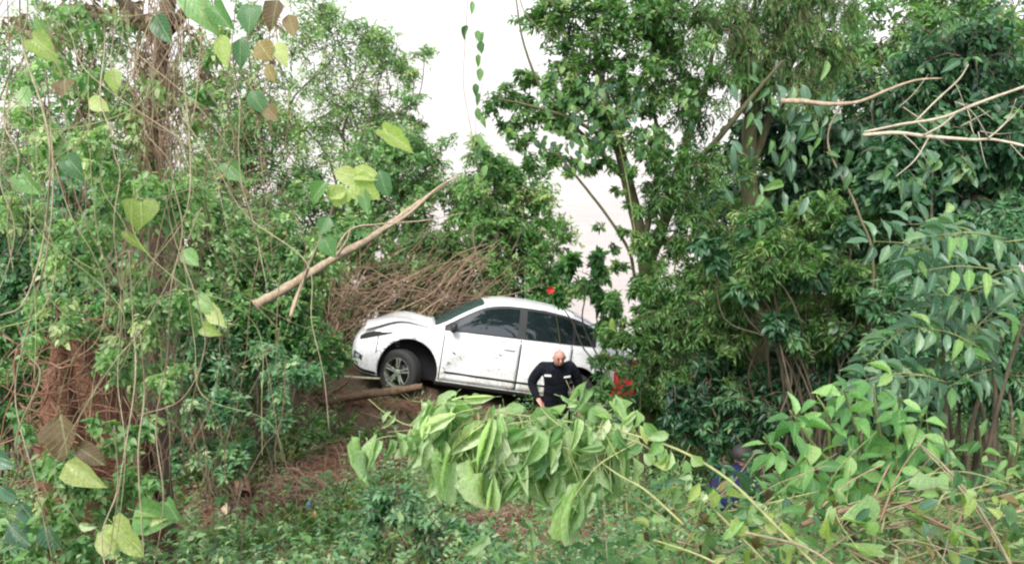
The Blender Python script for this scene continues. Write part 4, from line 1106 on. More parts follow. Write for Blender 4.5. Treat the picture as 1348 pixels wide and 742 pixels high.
# the curtain of hanging vines
vb = under(at(170, 742, 3.6))
vc = empty('vine_curtain', vb, 'curtain of thin tan vines hanging across the left foreground', 'vines')
def vine(P, rad, tint=.6, mat='vine', parent=vc):
    g = Geo(); g.tube(P, rad, 6, len(P) * 7, tint=tint, rough=.08); return g.build('vine', M[mat], parent)
exact = [
    ([(25, -20), (30, 60), (55, 140), (66, 200), (62, 280), (52, 340), (30, 400), (0, 415)], .010), ([(60, 90), (66, 160), (70, 240), (62, 330), (40, 420), (20, 520), (48, 640), (70, 742)], .008),
    ([(-10, 425), (40, 470), (52, 500), (20, 590), (60, 680), (80, 760)], .007), ([(45, -10), (90, 40), (120, 100), (250, 190), (300, 215), (330, 280), (352, 380)], .005),
    ([(100, -10), (180, 70), (260, 140), (312, 210)], .004), ([(140, 130), (150, 200), (158, 230), (150, 300), (160, 400), (155, 500), (165, 600), (150, 742)], .006),
    ([(190, 180), (195, 230), (180, 255), (200, 262), (260, 245), (300, 220), (325, 170), (310, 120), (305, 60)], .005), ([(230, 120), (225, 220), (240, 300), (225, 380), (220, 470), (205, 560), (215, 660), (200, 760)], .007),
    ([(245, -10), (240, 80), (250, 190), (245, 280), (205, 340), (180, 380)], .006), ([(300, 95), (315, 140), (314, 200), (322, 260), (345, 330), (360, 375)], .0045),
    ([(10, 0), (12, 90), (5, 160), (25, 210), (10, 290), (18, 360)], .008), ([(135, -10), (138, 60), (132, 130), (150, 180)], .007), ([(170, 330), (175, 420), (178, 500), (160, 620), (140, 760)], .006),
    ([(60, 310), (85, 330), (130, 355), (170, 330), (230, 345), (205, 365)], .004), ([(185, 440), (190, 520), (182, 600), (190, 742)], .008), ([(150, 560), (155, 640), (135, 700), (140, 760)], .006),
    ([(-10, 600), (30, 590), (80, 560), (130, 590), (170, 560)], .005), ([(10, 470), (40, 440), (75, 420), (60, 380)], .004)]
for P, rad in exact:
    dz = r.uniform(3.0, 4.3)
    vine([at(x, y, dz + .12 * math.sin(i * 1.7)) for i, (x, y) in enumerate(P)], [rad * .34, rad * .5, rad * .3], r.uniform(.35, .9))
for i in range(52):
    x = r.choice([r.normal(190, 40), r.uniform(0, 330), r.normal(40, 30)]); y = r.uniform(-40, 380) if i % 3 else -30; d = r.uniform(3.0, 4.8); P = []
    n = int(r.integers(4, 8)); a = r.normal() * .15
    for k in range(n):
        P.append(at(x, y, d)); a = a * .6 + r.normal() * .42
        st = r.uniform(50, 105); x += math.sin(a) * st; y += math.cos(a) * st; d += r.normal() * .06
    rad = r.uniform(.001, .0027)
    vine(P, [rad, rad, rad * .6], r.uniform(.1, 1), 'vine' if r.random() < .75 else 'green_stem')
for a, b, w, k in (((186, 266), (186, 304), 44, 'heart'), ((160, 305), (196, 332), 12, 'yell'), ((44, 52), (76, 76), 34, 'heart'), ((118, 130), (142, 145), 22, 'yell'), ((150, 90), (150, 122), 22, 'yell'), ((505, 172), (546, 200), 26, 'heart'),
                   ((248, -6), (288, 46), 40, 'hgreen'), ((282, 12), (304, 40), 30, 'hgreen'), ((292, 46), (298, 92), 24, 'yell'), ((318, 50), (316, 90), 24, 'green'), ((330, 10), (325, 45), 32, 'hgreen'), ((340, 55), (356, 80), 34, 'brown'), ((365, 55), (376, 88), 22, 'yell'), ((352, 85), (360, 110), 18, 'brown'),
                   ((366, 0), (352, 40), 30, 'brown'), ((380, 20), (388, 50), 24, 'brown'), ((85, 105), (86, 128), 28, 'brown'), ((30, 115), (38, 140), 24, 'green'), ((60, 45), (44, 20), 20, 'hgreen'),
                   ((88, 608), (136, 646), 34, 'yell'), ((80, 545), (90, 610), 46, 'brown'), ((100, 585), (138, 612), 30, 'brown'), ((178, 672), (232, 690), 50, 'green'), ((176, 682), (220, 680), 20, 'yell'), ((150, 690), (190, 735), 44, 'heart'), ((130, 700), (160, 740), 30, 'yell'), ((105, 690), (128, 694), 12, 'wilt'),
                   ((10, 690), (40, 720), 30, 'dark'), ((0, 640), (25, 660), 26, 'dark'), ((25, 660), (45, 690), 28, 'dark'), ((-6, 600), (18, 610), 26, 'dark'), ((60, 690), (75, 730), 26, 'dark'), ((220, 660), (236, 690), 22, 'hgreen'), ((330, 120), (350, 150), 26, 'green'), ((350, 140), (366, 160), 22, 'brown'), ((205, 20), (225, 60), 30, 'green'),
                   ((300, 215), (325, 240), 26, 'hgreen'), ((90, 210), (110, 235), 30, 'hgreen'), ((30, 230), (50, 260), 34, 'hgreen'), ((240, 330), (262, 350), 24, 'green'), ((280, 405), (296, 430), 26, 'heart'), ((262, 395), (285, 412), 22, 'hgreen'), ((268, 430), (290, 440), 20, 'heart')):
    d = 4.0 if not (a[0] > 450) else 4.6
    leaf_px(vc, k, a, b, w, d, d - .03, r)
SM = Geo()
foliage(r, SM, lobes([(100, 330, 50), (170, 260, 44), (60, 420, 36), (165, 470, 36), (240, 260, 40), (130, 200, 36), (190, 420, 40), (30, 270, 36), (250, 400, 30), (160, 580, 26), (230, 500, 26)], 4.4), 5200, .045, .5, .5, 6, LANCE, None, tint=.65)
foliage(r, SM, lobes([(60, 640, 44), (120, 650, 40), (30, 700, 50), (110, 710, 50), (180, 640, 36), (200, 560, 30), (10, 560, 30), (140, 560, 20)], 4.25), 2200, .05, .5, .5, 6, LANCE, None, tint=.55)
tag(SM.build('small_leaves', M['pale_leaf'], vc, False), kind='stuff')

# one vine with small leaves hanging free in front of the river
fv = empty('hanging_vine', at(640, 270, 7.2), 'single thin vine with small dark leaves dangling against the bright river', 'vine')
g = Geo(); g.tube([at(618, -40, 7), at(612, 60, 7), at(610, 110, 7), at(618, 160, 7.05), at(640, 265, 7.2)], [.0035, .0025, .002], 5, 40, tint=.5); g.build('stem', M['vine'], fv)
g = Geo(); g.tube([at(622, -30, 7), at(620, 20, 7), at(628, 60, 7), at(634, 110, 7), at(626, 160, 7), at(632, 210, 7)], [.0025, .0015], 5, 40, tint=.3); g.build('stem', M['vine'], fv)
for x, y in ((622, 10), (616, 42), (628, 48), (636, 50), (634, 62), (630, 80), (632, 98), (626, 118), (630, 130), (628, 150), (634, 160), (626, 185), (632, 200), (640, 225), (628, 235)):
    leaf_px(fv, 'green', (x, y - 8), (x + r.normal() * 4, y + 10), r.uniform(6, 11), 7, 7, r)
fb = empty('hanging_vine', at(694, 20, 7.4), 'bare thin vine curving down from the top edge left of the forked tree', 'vine')
g = Geo(); g.tube([at(676, -30, 7.4), at(690, 15, 7.4), at(710, 38, 7.5), at(728, 52, 7.6)], [.006, .005], 5, 20, tint=.5); g.build('stem', M['vine'], fb)

# ------------------------------------------------------------------ wilted branch in the centre foreground
r = np.random.default_rng(9)
wb = empty('wilted_branch', under(at(1040, 742, 3.4)), 'cut branch of big limp pale-green leaves drooping across the centre foreground', 'branch')
def stem(parent, P, rr, mat='green_stem', tint=.7, name='stem'):
    g = Geo(); g.tube([at(*p) for p in P], np.array(rr) * .55, 7, len(P) * 6, tint=tint, rough=.05); return g.build(name, M[mat], parent)
stem(wb, [(1090, 760, 2.9), (1020, 690, 2.95), (960, 632, 3.0), (900, 595, 3.05), (840, 574, 3.1), (780, 560, 3.15), (700, 548, 3.2), (620, 540, 3.25), (560, 548, 3.3)], [.011, .010, .010, .009, .008, .007, .006, .004, .003])
stem(wb, [(1010, 742, 3.0), (930, 660, 3.05), (880, 612, 3.1), (835, 580, 3.1), (760, 566, 3.15)], [.010, .009, .008, .006, .004], tint=.5)
stem(wb, [(900, 690, 2.95), (850, 645, 3.0), (815, 625, 3.05), (780, 600, 3.1)], [.008, .007, .006, .003], tint=.8)
stem(wb, [(838, 582, 3.1), (790, 610, 3.05), (765, 640, 3.0), (752, 660, 3.0)], [.006, .005, .004, .003])
stem(wb, [(840, 578, 3.1), (800, 595, 3.1), (770, 600, 3.1), (735, 585, 3.1)], [.005, .004, .003])
stem(wb, [(600, 545, 3.3), (560, 572, 3.3), (510, 574, 3.3), (484, 584, 3.3), (475, 600, 3.3)], [.004, .004, .003, .002])
stem(wb, [(600, 545, 3.3), (545, 560, 3.35), (510, 545, 3.4), (485, 525, 3.4)], [.005, .004, .004, .003])
stem(wb, [(745, 500, 3.2), (765, 545, 3.15), (790, 620, 3.0), (800, 742, 2.95)], [.002, .002, .002], 'vine')
WL = [((600, 545), (560, 600), 46), ((590, 540), (562, 570), 40), ((650, 575), (592, 625), 44), ((640, 560), (580, 590), 44), ((700, 560), (745, 575), 40), ((670, 565), (712, 580), 40),
      ((612, 560), (590, 612), 40), ((655, 570), (640, 640), 46), ((690, 580), (700, 640), 40), ((720, 580), (728, 640), 40), ((600, 610), (590, 690), 46), ((640, 620), (630, 700), 44), ((570, 620), (580, 670), 40),
      ((665, 600), (670, 680), 40), ((700, 620), (690, 680), 38), ((752, 650), (712, 735), 40), ((760, 645), (728, 750), 38), ((768, 640), (745, 745), 34), ((776, 640), (764, 715), 34), ((748, 655), (722, 700), 30), ((785, 640), (772, 690), 28), ((740, 560), (770, 590), 36), ((765, 590), (790, 620), 30),
      ((488, 578), (484, 628), 26), ((476, 590), (480, 645), 18), ((520, 572), (512, 615), 22), ((532, 572), (540, 628), 30), ((548, 575), (552, 625), 26), ((560, 548), (546, 572), 28), ((510, 545), (500, 560), 14),
      ((690, 540), (640, 548), 34), ((740, 548), (690, 536), 32), ((620, 535), (580, 545), 34), ((650, 528), (610, 520), 30), ((600, 525), (570, 540), 30), ((560, 530), (545, 550), 22), ((780, 545), (745, 538), 30), ((800, 552), (760, 548), 26),
      ((755, 520), (750, 545), 22), ((760, 520), (778, 545), 30), ((810, 535), (838, 570), 34), ((800, 530), (825, 560), 36), ((835, 545), (838, 580), 20), ((640, 700), (620, 742), 30), ((700, 690), (705, 742), 20)]
for a, b, w in WL:
    d = 3.18 - (b[1] - 560) * .0006 + r.uniform(-.05, .05)
    for q in range(2):
        o = r.normal(size=4) * 7; k = r.uniform(.62, .92)
        leaf_px(wb, 'wilt', (a[0] + o[0], a[1] + o[1]), (a[0] + (b[0] - a[0]) * k + o[2], a[1] + (b[1] - a[1]) * k + o[3]), w * r.uniform(.34, .5), d + .04 * q, d - r.uniform(-.06, .10), r, (r.normal() * .7, -1, .6))
for i in range(172):
    x = r.uniform(560, 835); y = r.uniform(524, 600) + (30 if x > 600 else 0) * r.random()
    a = math.radians(r.normal(112, 24)); L = r.uniform(20, 62); d = r.uniform(3.08, 3.42)
    leaf_px(wb, 'wilt' if r.random() < .8 else 'green', (x, y), (x + math.cos(a) * L, y + math.sin(a) * L), L * r.uniform(.20, .36), d, d + r.uniform(-.1, .08), r, (r.normal() * .9, -1, .5))
for i in range(40):
    t = r.random(); x = 840 + 220 * t; y = 575 + 150 * t + r.normal() * 16
    a = math.radians(r.normal(90, 40)); L = r.uniform(16, 34)
    leaf_px(wb, r.choice(['wilt', 'yell', 'green']), (x, y), (x + math.cos(a) * L, y + math.sin(a) * L), r.uniform(9, 18), 3.0, 3.0, r)

for i in range(34):
    x = r.uniform(560, 830); y = r.uniform(528, 560) + (x - 560) * .05; a = math.radians(r.normal(105, 35)); L = r.uniform(40, 110)
    stem(wb, [(x, y, 3.15), (x + math.cos(a) * L * .5 - 6, y + math.sin(a) * L * .45, 3.1), (x + math.cos(a) * L, y + math.sin(a) * L, 3.08)], [.004, .003, .0015], name='twig', tint=r.uniform(.3, .9))

# ------------------------------------------------------------------ right foreground
def leafy(name, label, cat, base, stems, key, L, ratio, nodes, mat='green_stem', seed=1, droop=.35, curl=.0, start=.25):
    rr = np.random.default_rng(seed); root = empty(name, base, label, cat)
    for P in stems:
        P = np.array(P); g = Geo(); g.tube(P, [.010, .007, .003], 6, 26, tint=rr.uniform(.3, .8)); g.build('stem', M[mat], root)
        C = crom(P, 60); tg = norm(np.gradient(C, axis=0)); ph = rr.uniform(0, 3.14)
        for k in range(nodes):
            u = start + (1 - start) * (k + .5 * rr.random()) / nodes; i = min(59, int(u * 59)); t = tg[i]
            ref = norm(np.cross(t, [0.3, .9, .2])); b2 = np.cross(t, ref); ang = ph + k * 1.57
            for s in (0, math.pi):
                side = ref * math.cos(ang + s) + b2 * math.sin(ang + s)
                dv = side + t * .45 + rr.normal(size=3) * .2 + np.array([0, 0, -droop])
                ll = L * rr.uniform(.7, 1.2) * (1.1 - .45 * u)
                leaf_obj(root, key if rr.random() < .88 else 'lime', C[i], dv, (rr.normal() * .3, -.35 + rr.normal() * .3, 1), ll, ll * ratio * rr.uniform(.85, 1.15), rr)
    return root
bs = under(at(1170, 742, 4.2))
tips = [(1005, 575), (1040, 540), (1075, 520), (1110, 510), (1150, 505), (1185, 520), (1215, 545), (1060, 600), (1120, 590), (1180, 600), (1240, 610), (1090, 640), (1020, 620)]
leafy('leafy_shrub', 'bright green leafy shrub sprouting in the right foreground', 'shrub', bs,
      [[bs + r.normal(size=3) * .08, at((x + 1170) / 2 + r.normal() * 14, (y + 760) / 2, 3.95), at(x * .85 + 1170 * .15, y + 30, 3.75), at(x, y, 3.6 + r.uniform(-.1, .15))] for x, y in tips], 'fresh', .155, .42, 7, seed=12, droop=.45, start=.3)
bs2 = under(at(1310, 742, 4.4))
leafy('leafy_shrub', 'tangled green shrub in the bottom right corner', 'shrub', bs2,
      [[bs2 + r.normal(size=3) * .1, at((x + 1300) / 2, (y + 760) / 2, 4.1), at(x, y, 3.7 + r.uniform(-.3, .2))] for x, y in ((1240, 570), (1290, 560), (1330, 590), (1350, 540), (1270, 640), (1320, 660), (1230, 680), (1370, 640))], 'green', .125, .40, 8, seed=13, droop=.3, start=.25)
# pinnate dark shrub at the right edge
r = np.random.default_rng(15)
bs3 = under(at(1300, 640, 5.6))
ds = empty('feather_leaved_shrub', bs3, 'dark bluish shrub with feather-like leaves at the right edge', 'shrub')
for k in range(5):
    t = at(1240 + 30 * k, 420 - 12 * k + 30 * (k % 2), 5.3)
    g = Geo(); g.tube([bs3 + r.normal(size=3) * .1, (bs3 + t) / 2 + r.normal(size=3) * .08, t], [.02, .016, .008], 7, 20); g.build('stem', M['bark'], ds)
cnt = 0
for k in range(30):
    x, y = r.uniform(1190, 1345), r.uniform(300, 520)
    if x < 1225 and y < 370: continue
    d = r.uniform(4.9, 5.5); a = math.radians(r.choice([r.normal(195, 20), r.normal(170, 25), r.normal(-10, 30), r.normal(120, 25)])); L = r.uniform(70, 110)
    p, q = at(x, y, d), at(x + math.cos(a) * L, y + math.sin(a) * L * .8 + 14, d - .12)
    g = Geo(); g.tube([p, (p + q) / 2 + np.array([0, 0, .03]), q], [.004, .003, .0015], 4, 8, tint=.5); g.build('leaf_stalk', M['green_stem'], ds)
    C = crom([p, (p + q) / 2 + np.array([0, 0, .03]), q], 40); tg = norm(q - p)
    sd_ = norm(np.cross(tg, np.array([0, -.5, 1.]) + r.normal(size=3) * .2))
    for m_ in range(5):
        for s in (1, -1):
            i = int(6 + m_ * 8)
            leaf_obj(ds, 'dark' if r.random() < .85 else 'lime', C[i], sd_ * s * .9 + tg * .45 + np.array([0, 0, -.25]) + r.normal(size=3) * .12, (0 + r.normal() * .2, -.5, 1), r.uniform(.12, .17), r.uniform(.042, .06), r)
    leaf_obj(ds, 'dark', C[-1], tg + np.array([0, 0, -.2]), (0, -.5, 1), .15, .055, r)
# a few large single leaves on the dark tree
bl = empty('creeper', under(at(1150, 520, 8.2)), 'creeper with large soft leaves hanging in the dark gap right of centre', 'climbing plant')
g = Geo(); g.tube([under(at(1150, 520, 8.2)), at(1150, 380, 7.9), at(1130, 280, 7.6), at(1090, 190, 7.5), at(1110, 130, 7.4)], [.014, .012, .010, .006], 6, 30); g.build('stem', M['vine'], bl)
for i in range(110):
    x, y = [(r.normal(1095, 32), r.normal(190, 40)), (r.normal(1010, 30), r.normal(220, 34)), (r.uniform(1150, 1260), r.uniform(195, 270)), (r.normal(1060, 60), r.normal(130, 30))][i % 4]
    a = math.radians(r.normal(95, 35)); L = r.uniform(14, 30); d = r.uniform(7.3, 7.7)
    leaf_px(bl, r.choice(['green', 'dark', 'dark']), (x, y), (x + math.cos(a) * L, y + math.sin(a) * L), L * r.uniform(.3, .5), d, d - .05, r)

# cut stems, fallen leaves and sticks piled along the bottom right
r = np.random.default_rng(19)
cs = empty('cuttings_heap', under(at(1130, 742, 3.4)), 'jumble of cut brown and green stems along the bottom right edge', 'cuttings heap')
for P, rr, mt in (([(1340, 760, 3.0), (1290, 670, 3.2), (1240, 610, 3.3), (1205, 580, 3.4)], .009, 'vine'), ([(1330, 742, 3.1), (1270, 650, 3.3), (1215, 590, 3.4)], .006, 'vine'), ([(1055, 690, 3.3), (1110, 672, 3.3), (1160, 660, 3.3), (1210, 668, 3.3)], .016, 'dry_stick'),
                  ([(1080, 730, 3.0), (1130, 700, 3.1), (1200, 690, 3.2), (1290, 660, 3.3)], .006, 'vine'), ([(1180, 660, 3.2), (1240, 690, 3.1), (1290, 710, 3.0)], .008, 'dry_stick'), ([(860, 710, 3.1), (920, 730, 3.0), (980, 760, 2.9)], .007, 'green_stem'),
                  ([(980, 700, 2.9), (1060, 720, 2.9), (1120, 760, 2.8)], .008, 'vine'), ([(830, 650, 3.3), (900, 700, 3.2), (960, 742, 3.1)], .006, 'green_stem'), ([(1240, 640, 3.2), (1250, 690, 3.1), (1240, 742, 3.0)], .004, 'vine'), ([(1160, 700, 3.1), (1180, 640, 3.2), (1260, 620, 3.3), (1340, 640, 3.3)], .004, 'green_stem')):
    g = Geo(); g.tube([at(*p) for p in P], [rr * .6, rr * .65, rr * .4], 7, 30, tint=r.uniform(.2, .7), rough=.14); g.build('stem', M[mt], cs)
for i in range(120):
    x, y = r.uniform(860, 1348), r.uniform(660, 742); a = r.normal() * .7; L = r.uniform(50, 150); d = r.uniform(3.1, 3.6)
    p, q = at(x, y, d), at(x + math.cos(a) * L, y + math.sin(a) * L, d + r.normal() * .1); rad = r.uniform(.002, .006)
    g = Geo(); g.tube([p, (p + q) / 2 + r.normal(size=3) * .03, q], [rad, rad * .5], 5, 10, tint=r.uniform(.1, .9)); g.build('stem', M[r.choice(['vine', 'dry_stick', 'green_stem'])], cs)
for a, b, w, k in (((1110, 680), (1165, 700), 40, 'wilt'), ((1195, 640), (1262, 632), 26, 'wilt'), ((1140, 690), (1108, 680), 30, 'wilt')):
    leaf_px(cs, k, a, b, w, 3.05, 3.05, r, (0, -.5, 1))
for i in range(260):
    x, y = r.uniform(850, 1348), r.uniform(640, 750); a = r.uniform(0, 6.28); L = r.uniform(10, 32); d = r.uniform(3.0, 3.5)
    leaf_px(cs, r.choice(['wilt', 'green', 'yell', 'lime', 'brown', 'dark']), (x, y), (x + math.cos(a) * L, y + math.sin(a) * L), L * r.uniform(.35, .55), d, d + r.normal() * .05, r, (r.normal() * .5, -.7, 1))

# ------------------------------------------------------------------ people
M['skin'] = plain_mat('skin', (.46, .22, .165), .55, var=.12, scale=25)
M['black_cloth'] = plain_mat('black_cloth', (.007, .008, .013), .9, spec=.2, var=.3, scale=14, bump=.8)
M['red_cloth'] = plain_mat('red_cloth', (.36, .025, .025), .85, spec=.2, var=.2, scale=14, bump=.8)
M['navy_cloth'] = plain_mat('navy_cloth', (.014, .017, .06), .85, spec=.2, var=.3, scale=14, bump=.8)
M['jeans'] = plain_mat('jeans', (.03, .04, .09), .85, spec=.2, var=.3, scale=25)
M['boot'] = plain_mat('boot', (.02, .017, .015), .6, var=.3)
M['white_patch'] = plain_mat('white_patch', (.72, .74, .74), .7, var=.06)
M['hair'] = plain_mat('hair', (.015, .012, .010), .7, var=.3, scale=40)
M['lip'] = plain_mat('lip', (.33, .11, .09), .5)
M['eye'] = plain_mat('eye', (.03, .025, .02), .2)

def person(label, loc, rz, J, top, legs, bald=True, patches=()):
    """J: joint name -> (x, y, z) in metres, facing -y"""
    seg, vid, V, R = [], {}, [], []
    def vert(nm, p, rx, ry=None):
        vid[nm] = len(V); V.append(p); R.append((rx, ry or rx))
    rad = dict(pelvis=(.17, .14), spine=(.18, .145), chest=(.205, .15), neck0=(.10, .08), neck=(.055, .055), jaw=(.062, .072), head=(.078, .092), crown=(.055, .066))
    for k in ('pelvis', 'spine', 'chest', 'neck0', 'neck', 'jaw', 'head', 'crown'): vert(k, J[k], *rad[k])
    E = []
    def edge(a, b, mat): E.append((vid[a], vid[b])); seg.append((np.array(V[vid[a]], float), np.array(V[vid[b]], float), mat, R[vid[a]][0], R[vid[b]][0]))
    edge('pelvis', 'spine', 0); edge('spine', 'chest', 0); edge('chest', 'neck0', 0); edge('neck0', 'neck', 0); edge('neck', 'jaw', 2); edge('jaw', 'head', 2); edge('head', 'crown', 2)
    for s in ('l', 'r'):
        vert('sh' + s, J['sh' + s], .092); vert('el' + s, J['el' + s], .070); vert('wr' + s, J['wr' + s], .042); vert('pa' + s, J['pa' + s], .040, .022)
        edge('chest', 'sh' + s, 0); edge('sh' + s, 'el' + s, 0); edge('el' + s, 'wr' + s, 0); edge('wr' + s, 'pa' + s, 2)
        w, p = np.array(J['wr' + s], float), np.array(J['pa' + s], float)
        d = norm(p - w); u = norm(np.cross(d, [0.2, .3, 1.])); n2 = np.cross(d, u)
        for q, (off, L) in enumerate(((-.030, .060), (-.010, .072), (.010, .068), (.028, .055))):
            a = p + d * .035 + u * off; b = a + d * L * .5 + n2 * .006; c = a + d * L + n2 * .026
            for nm, pt, rr in (('a', a, .010), ('b', b, .009), ('c', c, .0075)): vert('f%d%s%s' % (q, nm, s), tuple(pt), rr)
            edge('pa' + s, 'f%da%s' % (q, s), 2); edge('f%da%s' % (q, s), 'f%db%s' % (q, s), 2); edge('f%db%s' % (q, s), 'f%dc%s' % (q, s), 2)
        a = p - d * .01 - u * .04; b = a + d * .035 - u * .016
        vert('ta' + s, tuple(a), .011); vert('tb' + s, tuple(b), .0085); edge('pa' + s, 'ta' + s, 2); edge('ta' + s, 'tb' + s, 2)
        vert('hi' + s, J['hi' + s], .095); vert('kn' + s, J['kn' + s], .066); vert('an' + s, J['an' + s], .046); vert('to' + s, J['to' + s], .042, .03)
        edge('pelvis', 'hi' + s, 1); edge('hi' + s, 'kn' + s, 1); edge('kn' + s, 'an' + s, 1); edge('an' + s, 'to' + s, 3)
    bm = bmesh.new(); ly = bm.verts.layers.skin.verify()
    vs = [bm.verts.new(p) for p in V]
    for v, rr in zip(vs, R): v[ly].radius = rr
    vs[0][ly].use_root = True
    for a, b in E: bm.edges.new((vs[a], vs[b]))
    me = bpy.data.meshes.new('tmp_person'); bm.to_mesh(me); bm.free()
    o = bpy.data.objects.new('tmp_person', me); COL.objects.link(o)
    md = o.modifiers.new('s', 'SKIN'); md.branch_smoothing = .6; md.use_smooth_shade = True
    sb = o.modifiers.new('d', 'SUBSURF'); sb.levels = 2; sb.render_levels = 2
    dg = bpy.context.evaluated_depsgraph_get(); dg.update()
    out = bpy.data.meshes.new_from_object(o.evaluated_get(dg)); out.name = 'body'
    bpy.data.objects.remove(o)
    out.materials.clear()
    for m_ in (top, legs, 'skin', 'boot'): out.materials.append(M[m_])
    A = np.array([s_[0] for s_ in seg]); B = np.array([s_[1] for s_ in seg]); mi = [s_[2] for s_ in seg]; RA = np.array([s_[3] for s_ in seg]); RB = np.array([s_[4] for s_ in seg])
    for p in out.polygons:
        c = np.array(p.center); ab = B - A; t = np.clip(((c - A) * ab).sum(1) / (ab * ab).sum(1), 0, 1)
        k = np.argmin(np.linalg.norm(A + ab * t[:, None] - c, axis=1) - RA * (1 - t) - RB * t); p.material_index = mi[k]
    root = empty('person', loc, label, 'person'); root.rotation_euler = (0, 0, rz)
    def add(name, m_, mat):
        q = bpy.data.objects.new(name, m_); COL.objects.link(q); q.parent = root
        if mat: m_.materials.append(M[mat])
        return q
    add('body', out, None)
    h = np.array(J['head'], float)
    def ell(name, c, r3, mat, cut=None):
        bm = bmesh.new(); bmesh.ops.create_uvsphere(bm, u_segments=14, v_segments=10, radius=1)
        if cut: bmesh.ops.delete(bm, geom=[v for v in bm.verts if cut(v.co)], context='VERTS')
        for v in bm.verts: v.co = (c[0] + v.co.x * r3[0], c[1] + v.co.y * r3[1], c[2] + v.co.z * r3[2])
        for f_ in bm.faces: f_.smooth = True
        m_ = bpy.data.meshes.new(name); bm.to_mesh(m_); bm.free(); return add(name, m_, mat)
    ell('nose', h + np.array([0, -.090, -.028]), (.014, .020, .024), 'skin')
    for s in (-1, 1):
        ell('eye', h + np.array([s * .030, -.080, .002]), (.012, .010, .007), 'eye'); ell('ear', h + np.array([s * .074, .008, -.015]), (.007, .017, .027), 'skin')
        ell('eyebrow', h + np.array([s * .030, -.084, .020]), (.018, .007, .004), 'hair')
    ell('mouth', h + np.array([0, -.083, -.064]), (.022, .008, .007), 'lip')
    if not bald: ell('hair', h + np.array([0, .012, .022]), (.090, .100, .085), 'hair', lambda c: c.y < -.45 and c.z < .45 or c.z < -.35)
    for (x, y, z, w, hh, a) in patches:
        bm = bmesh.new(); bmesh.ops.create_cube(bm, size=1, matrix=Matrix.Translation((x, y, z)) @ Matrix.Rotation(a, 4, 'Z') @ Matrix.Diagonal((w, .008, hh, 1)))
        bmesh.ops.bevel(bm, geom=bm.edges[:], offset=.003, segments=1, affect='EDGES')
        m_ = bpy.data.meshes.new('badge'); bm.to_mesh(m_); bm.free(); add('badge', m_, 'white_patch')
    return root

STAND = dict(pelvis=(0, .02, .84), spine=(0, .02, .99), chest=(0, -.02, 1.15), neck0=(0, -.04, 1.28), neck=(0, -.055, 1.335), jaw=(.008, -.105, 1.37), head=(.014, -.105, 1.435), crown=(.018, -.08, 1.515),
             shl=(-.175, 0, 1.275), ell=(-.305, .06, 1.03), wrl=(-.245, -.10, .89), pal=(-.215, -.15, .85), shr=(.175, 0, 1.275), elr=(.285, .05, 1.01), wrr=(.30, -.07, .80), par=(.295, -.12, .73),
             hil=(-.09, .02, .79), knl=(-.12, -.07, .45), anl=(-.13, .02, .09), tol=(-.15, -.13, .03), hir=(.09, .02, .79), knr=(.12, -.05, .45), anr=(.13, .04, .09), tor=(.15, -.11, .03))
hp = at(733, 463, 10.3)
g0 = under(hp); 
person('bald man in black uniform with white badges standing against the car rear wheel', (g0[0], g0[1], hp[2] - 1.45), .12, STAND, 'black_cloth', 'black_cloth', True,
       [(-.135, -.175, 1.225, .085, .028, -.25), (.10, -.185, 1.20, .085, .024, .2)])
hp = at(829, 476, 10.9); g0 = under(hp)
SIDE = dict(STAND); SIDE.update(ell=(-.23, .06, .99), wrl=(-.22, -.14, .86), pal=(-.21, -.20, .86), elr=(.23, .06, .99), wrr=(.2, -.14, .9), par=(.18, -.2, .92))
person('person in red shirt and dark blue trousers half hidden behind the forked tree', (g0[0], g0[1], hp[2] - 1.45), -.9, SIDE, 'red_cloth', 'jeans', False)
hp = at(968, 604, 7.5); g0 = under(hp)
CROUCH = dict(pelvis=(0, .16, .28), spine=(0, .10, .42), chest=(0, .0, .56), neck0=(0, -.06, .66), neck=(0, -.08, .71), jaw=(0, -.115, .76), head=(0, -.11, .82), crown=(0, -.10, .89),
              shl=(-.17, -.02, .62), ell=(-.24, -.2, .45), wrl=(-.12, -.36, .40), pal=(-.09, -.42, .36), shr=(.17, -.02, .62), elr=(.24, -.2, .45), wrr=(.12, -.36, .42), par=(.09, -.42, .38),
              hil=(-.10, .12, .25), knl=(-.17, -.24, .42), anl=(-.14, -.02, .08), tol=(-.16, -.17, .03), hir=(.10, .12, .25), knr=(.17, -.24, .42), anr=(.14, -.02, .08), tor=(.16, -.17, .03))
person('person in dark navy clothes crouching with the back turned in the shade at lower right', (g0[0], g0[1], max(hp[2] - .82, g0[2] - .12)), 2.3, CROUCH, 'navy_cloth', 'navy_cloth', False)

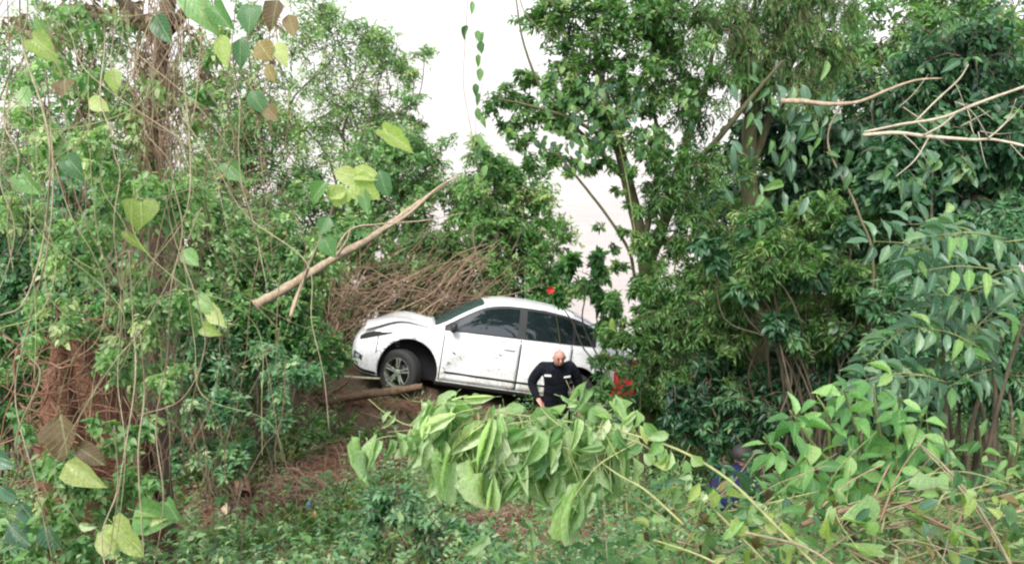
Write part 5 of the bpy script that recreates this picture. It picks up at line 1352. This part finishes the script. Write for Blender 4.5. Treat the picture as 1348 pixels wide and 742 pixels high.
# ------------------------------------------------------------------ small things
M['petal'] = plain_mat('petal', (.62, .03, .03), .6, var=.2)
M['rust'] = plain_mat('rust', (.28, .15, .09), .8, var=.4, scale=30)
M['scrap'] = plain_mat('scrap', (.62, .52, .36), .7, var=.15)
M['blue_scrap'] = plain_mat('blue_scrap', (.12, .22, .38), .6, var=.2)
M['orange_scrap'] = plain_mat('orange_scrap', (.38, .22, .08), .7, var=.2)
r = np.random.default_rng(61)
def flower(px, py, d, size, label):
    c = at(px, py, d); e = empty('flower', c, label, 'flower')
    g = Geo(); b = under(at(px + 8, py, d + .3)); g.tube([b, (b + c) / 2 + np.array([.1, 0, .1]), c], [.006, .003], 5, 12); g.build('stem', M['green_stem'], e)
    for k in range(6):
        a = k * 1.047; g = Geo()
        V, F, kk = leaf_verts(LANCE, c[None], np.array([[math.cos(a), -.5, math.sin(a)]]), np.array([[0, -1., .3]]), np.array([size]), np.array([size * .6])); g.add(V, None, F); g.build('petal', M['petal'], e, False)
flower(725, 381, 11.2, .065, 'small red flower hanging above the car roof')
# pipe end lying in the dug soil
p0 = on_ground(322, 662); gz = under(p0, .19)
pipe = empty('pipe', gz, 'short rusty pipe end with a dark round mouth beside the bare soil', 'pipe')
V, Q = lathe([(.058, .20), (.058, -.24), (.072, -.24), (.074, .20)], 28)
i = np.arange(28); n_ = 4
Q = np.vstack([Q, np.stack([i * n_ + 3, i * n_, ((i + 1) % 28) * n_, ((i + 1) % 28) * n_ + 3], -1)])
o = link('wall', np_mesh('wall', V, [Q], None, True), M['rust'], pipe); o.matrix_local = Matrix.Rotation(.35, 4, 'Z') @ Matrix.Rotation(-.15, 4, 'X')
V, Q = lathe([(0, .0), (.059, .0)], 20); o = link('shade_disc', np_mesh('shade_disc', V, [Q]), M['cavity'], pipe); o.matrix_local = Matrix.Rotation(.35, 4, 'Z') @ Matrix.Rotation(-.15, 4, 'X')  # black disc inside the pipe stands in for the shade of its mouth
def scrap(px, py, d, w, h, mat, label):
    p = under(on_ground(px, py), .14); n = 6; V = []
    for a in range(n):
        for b in range(n):
            V.append((p[0] + (a / 5 - .5) * w + r.normal() * .004, p[1] + (b / 5 - .5) * h, p[2] + .02 * math.sin(a * 1.3 + b) + b * .008 + r.normal() * .004))
    e = empty('litter', p, label, 'litter'); o = link('sheet', np_mesh('sheet', V, [grid_faces(n, n)], None, True), M[mat], e)
    md = o.modifiers.new('t', 'SOLIDIFY'); md.thickness = .003
scrap(300, 690, 5.4, .07, .08, 'scrap', 'small tan scrap of litter by the rusty pipe')
scrap(408, 684, 5.3, .035, .035, 'blue_scrap', 'tiny blue scrap of litter right of the bare soil')
scrap(416, 698, 5.2, .035, .045, 'orange_scrap', 'tiny orange scrap of litter next to the blue one')
bpy.context.view_layer.update()
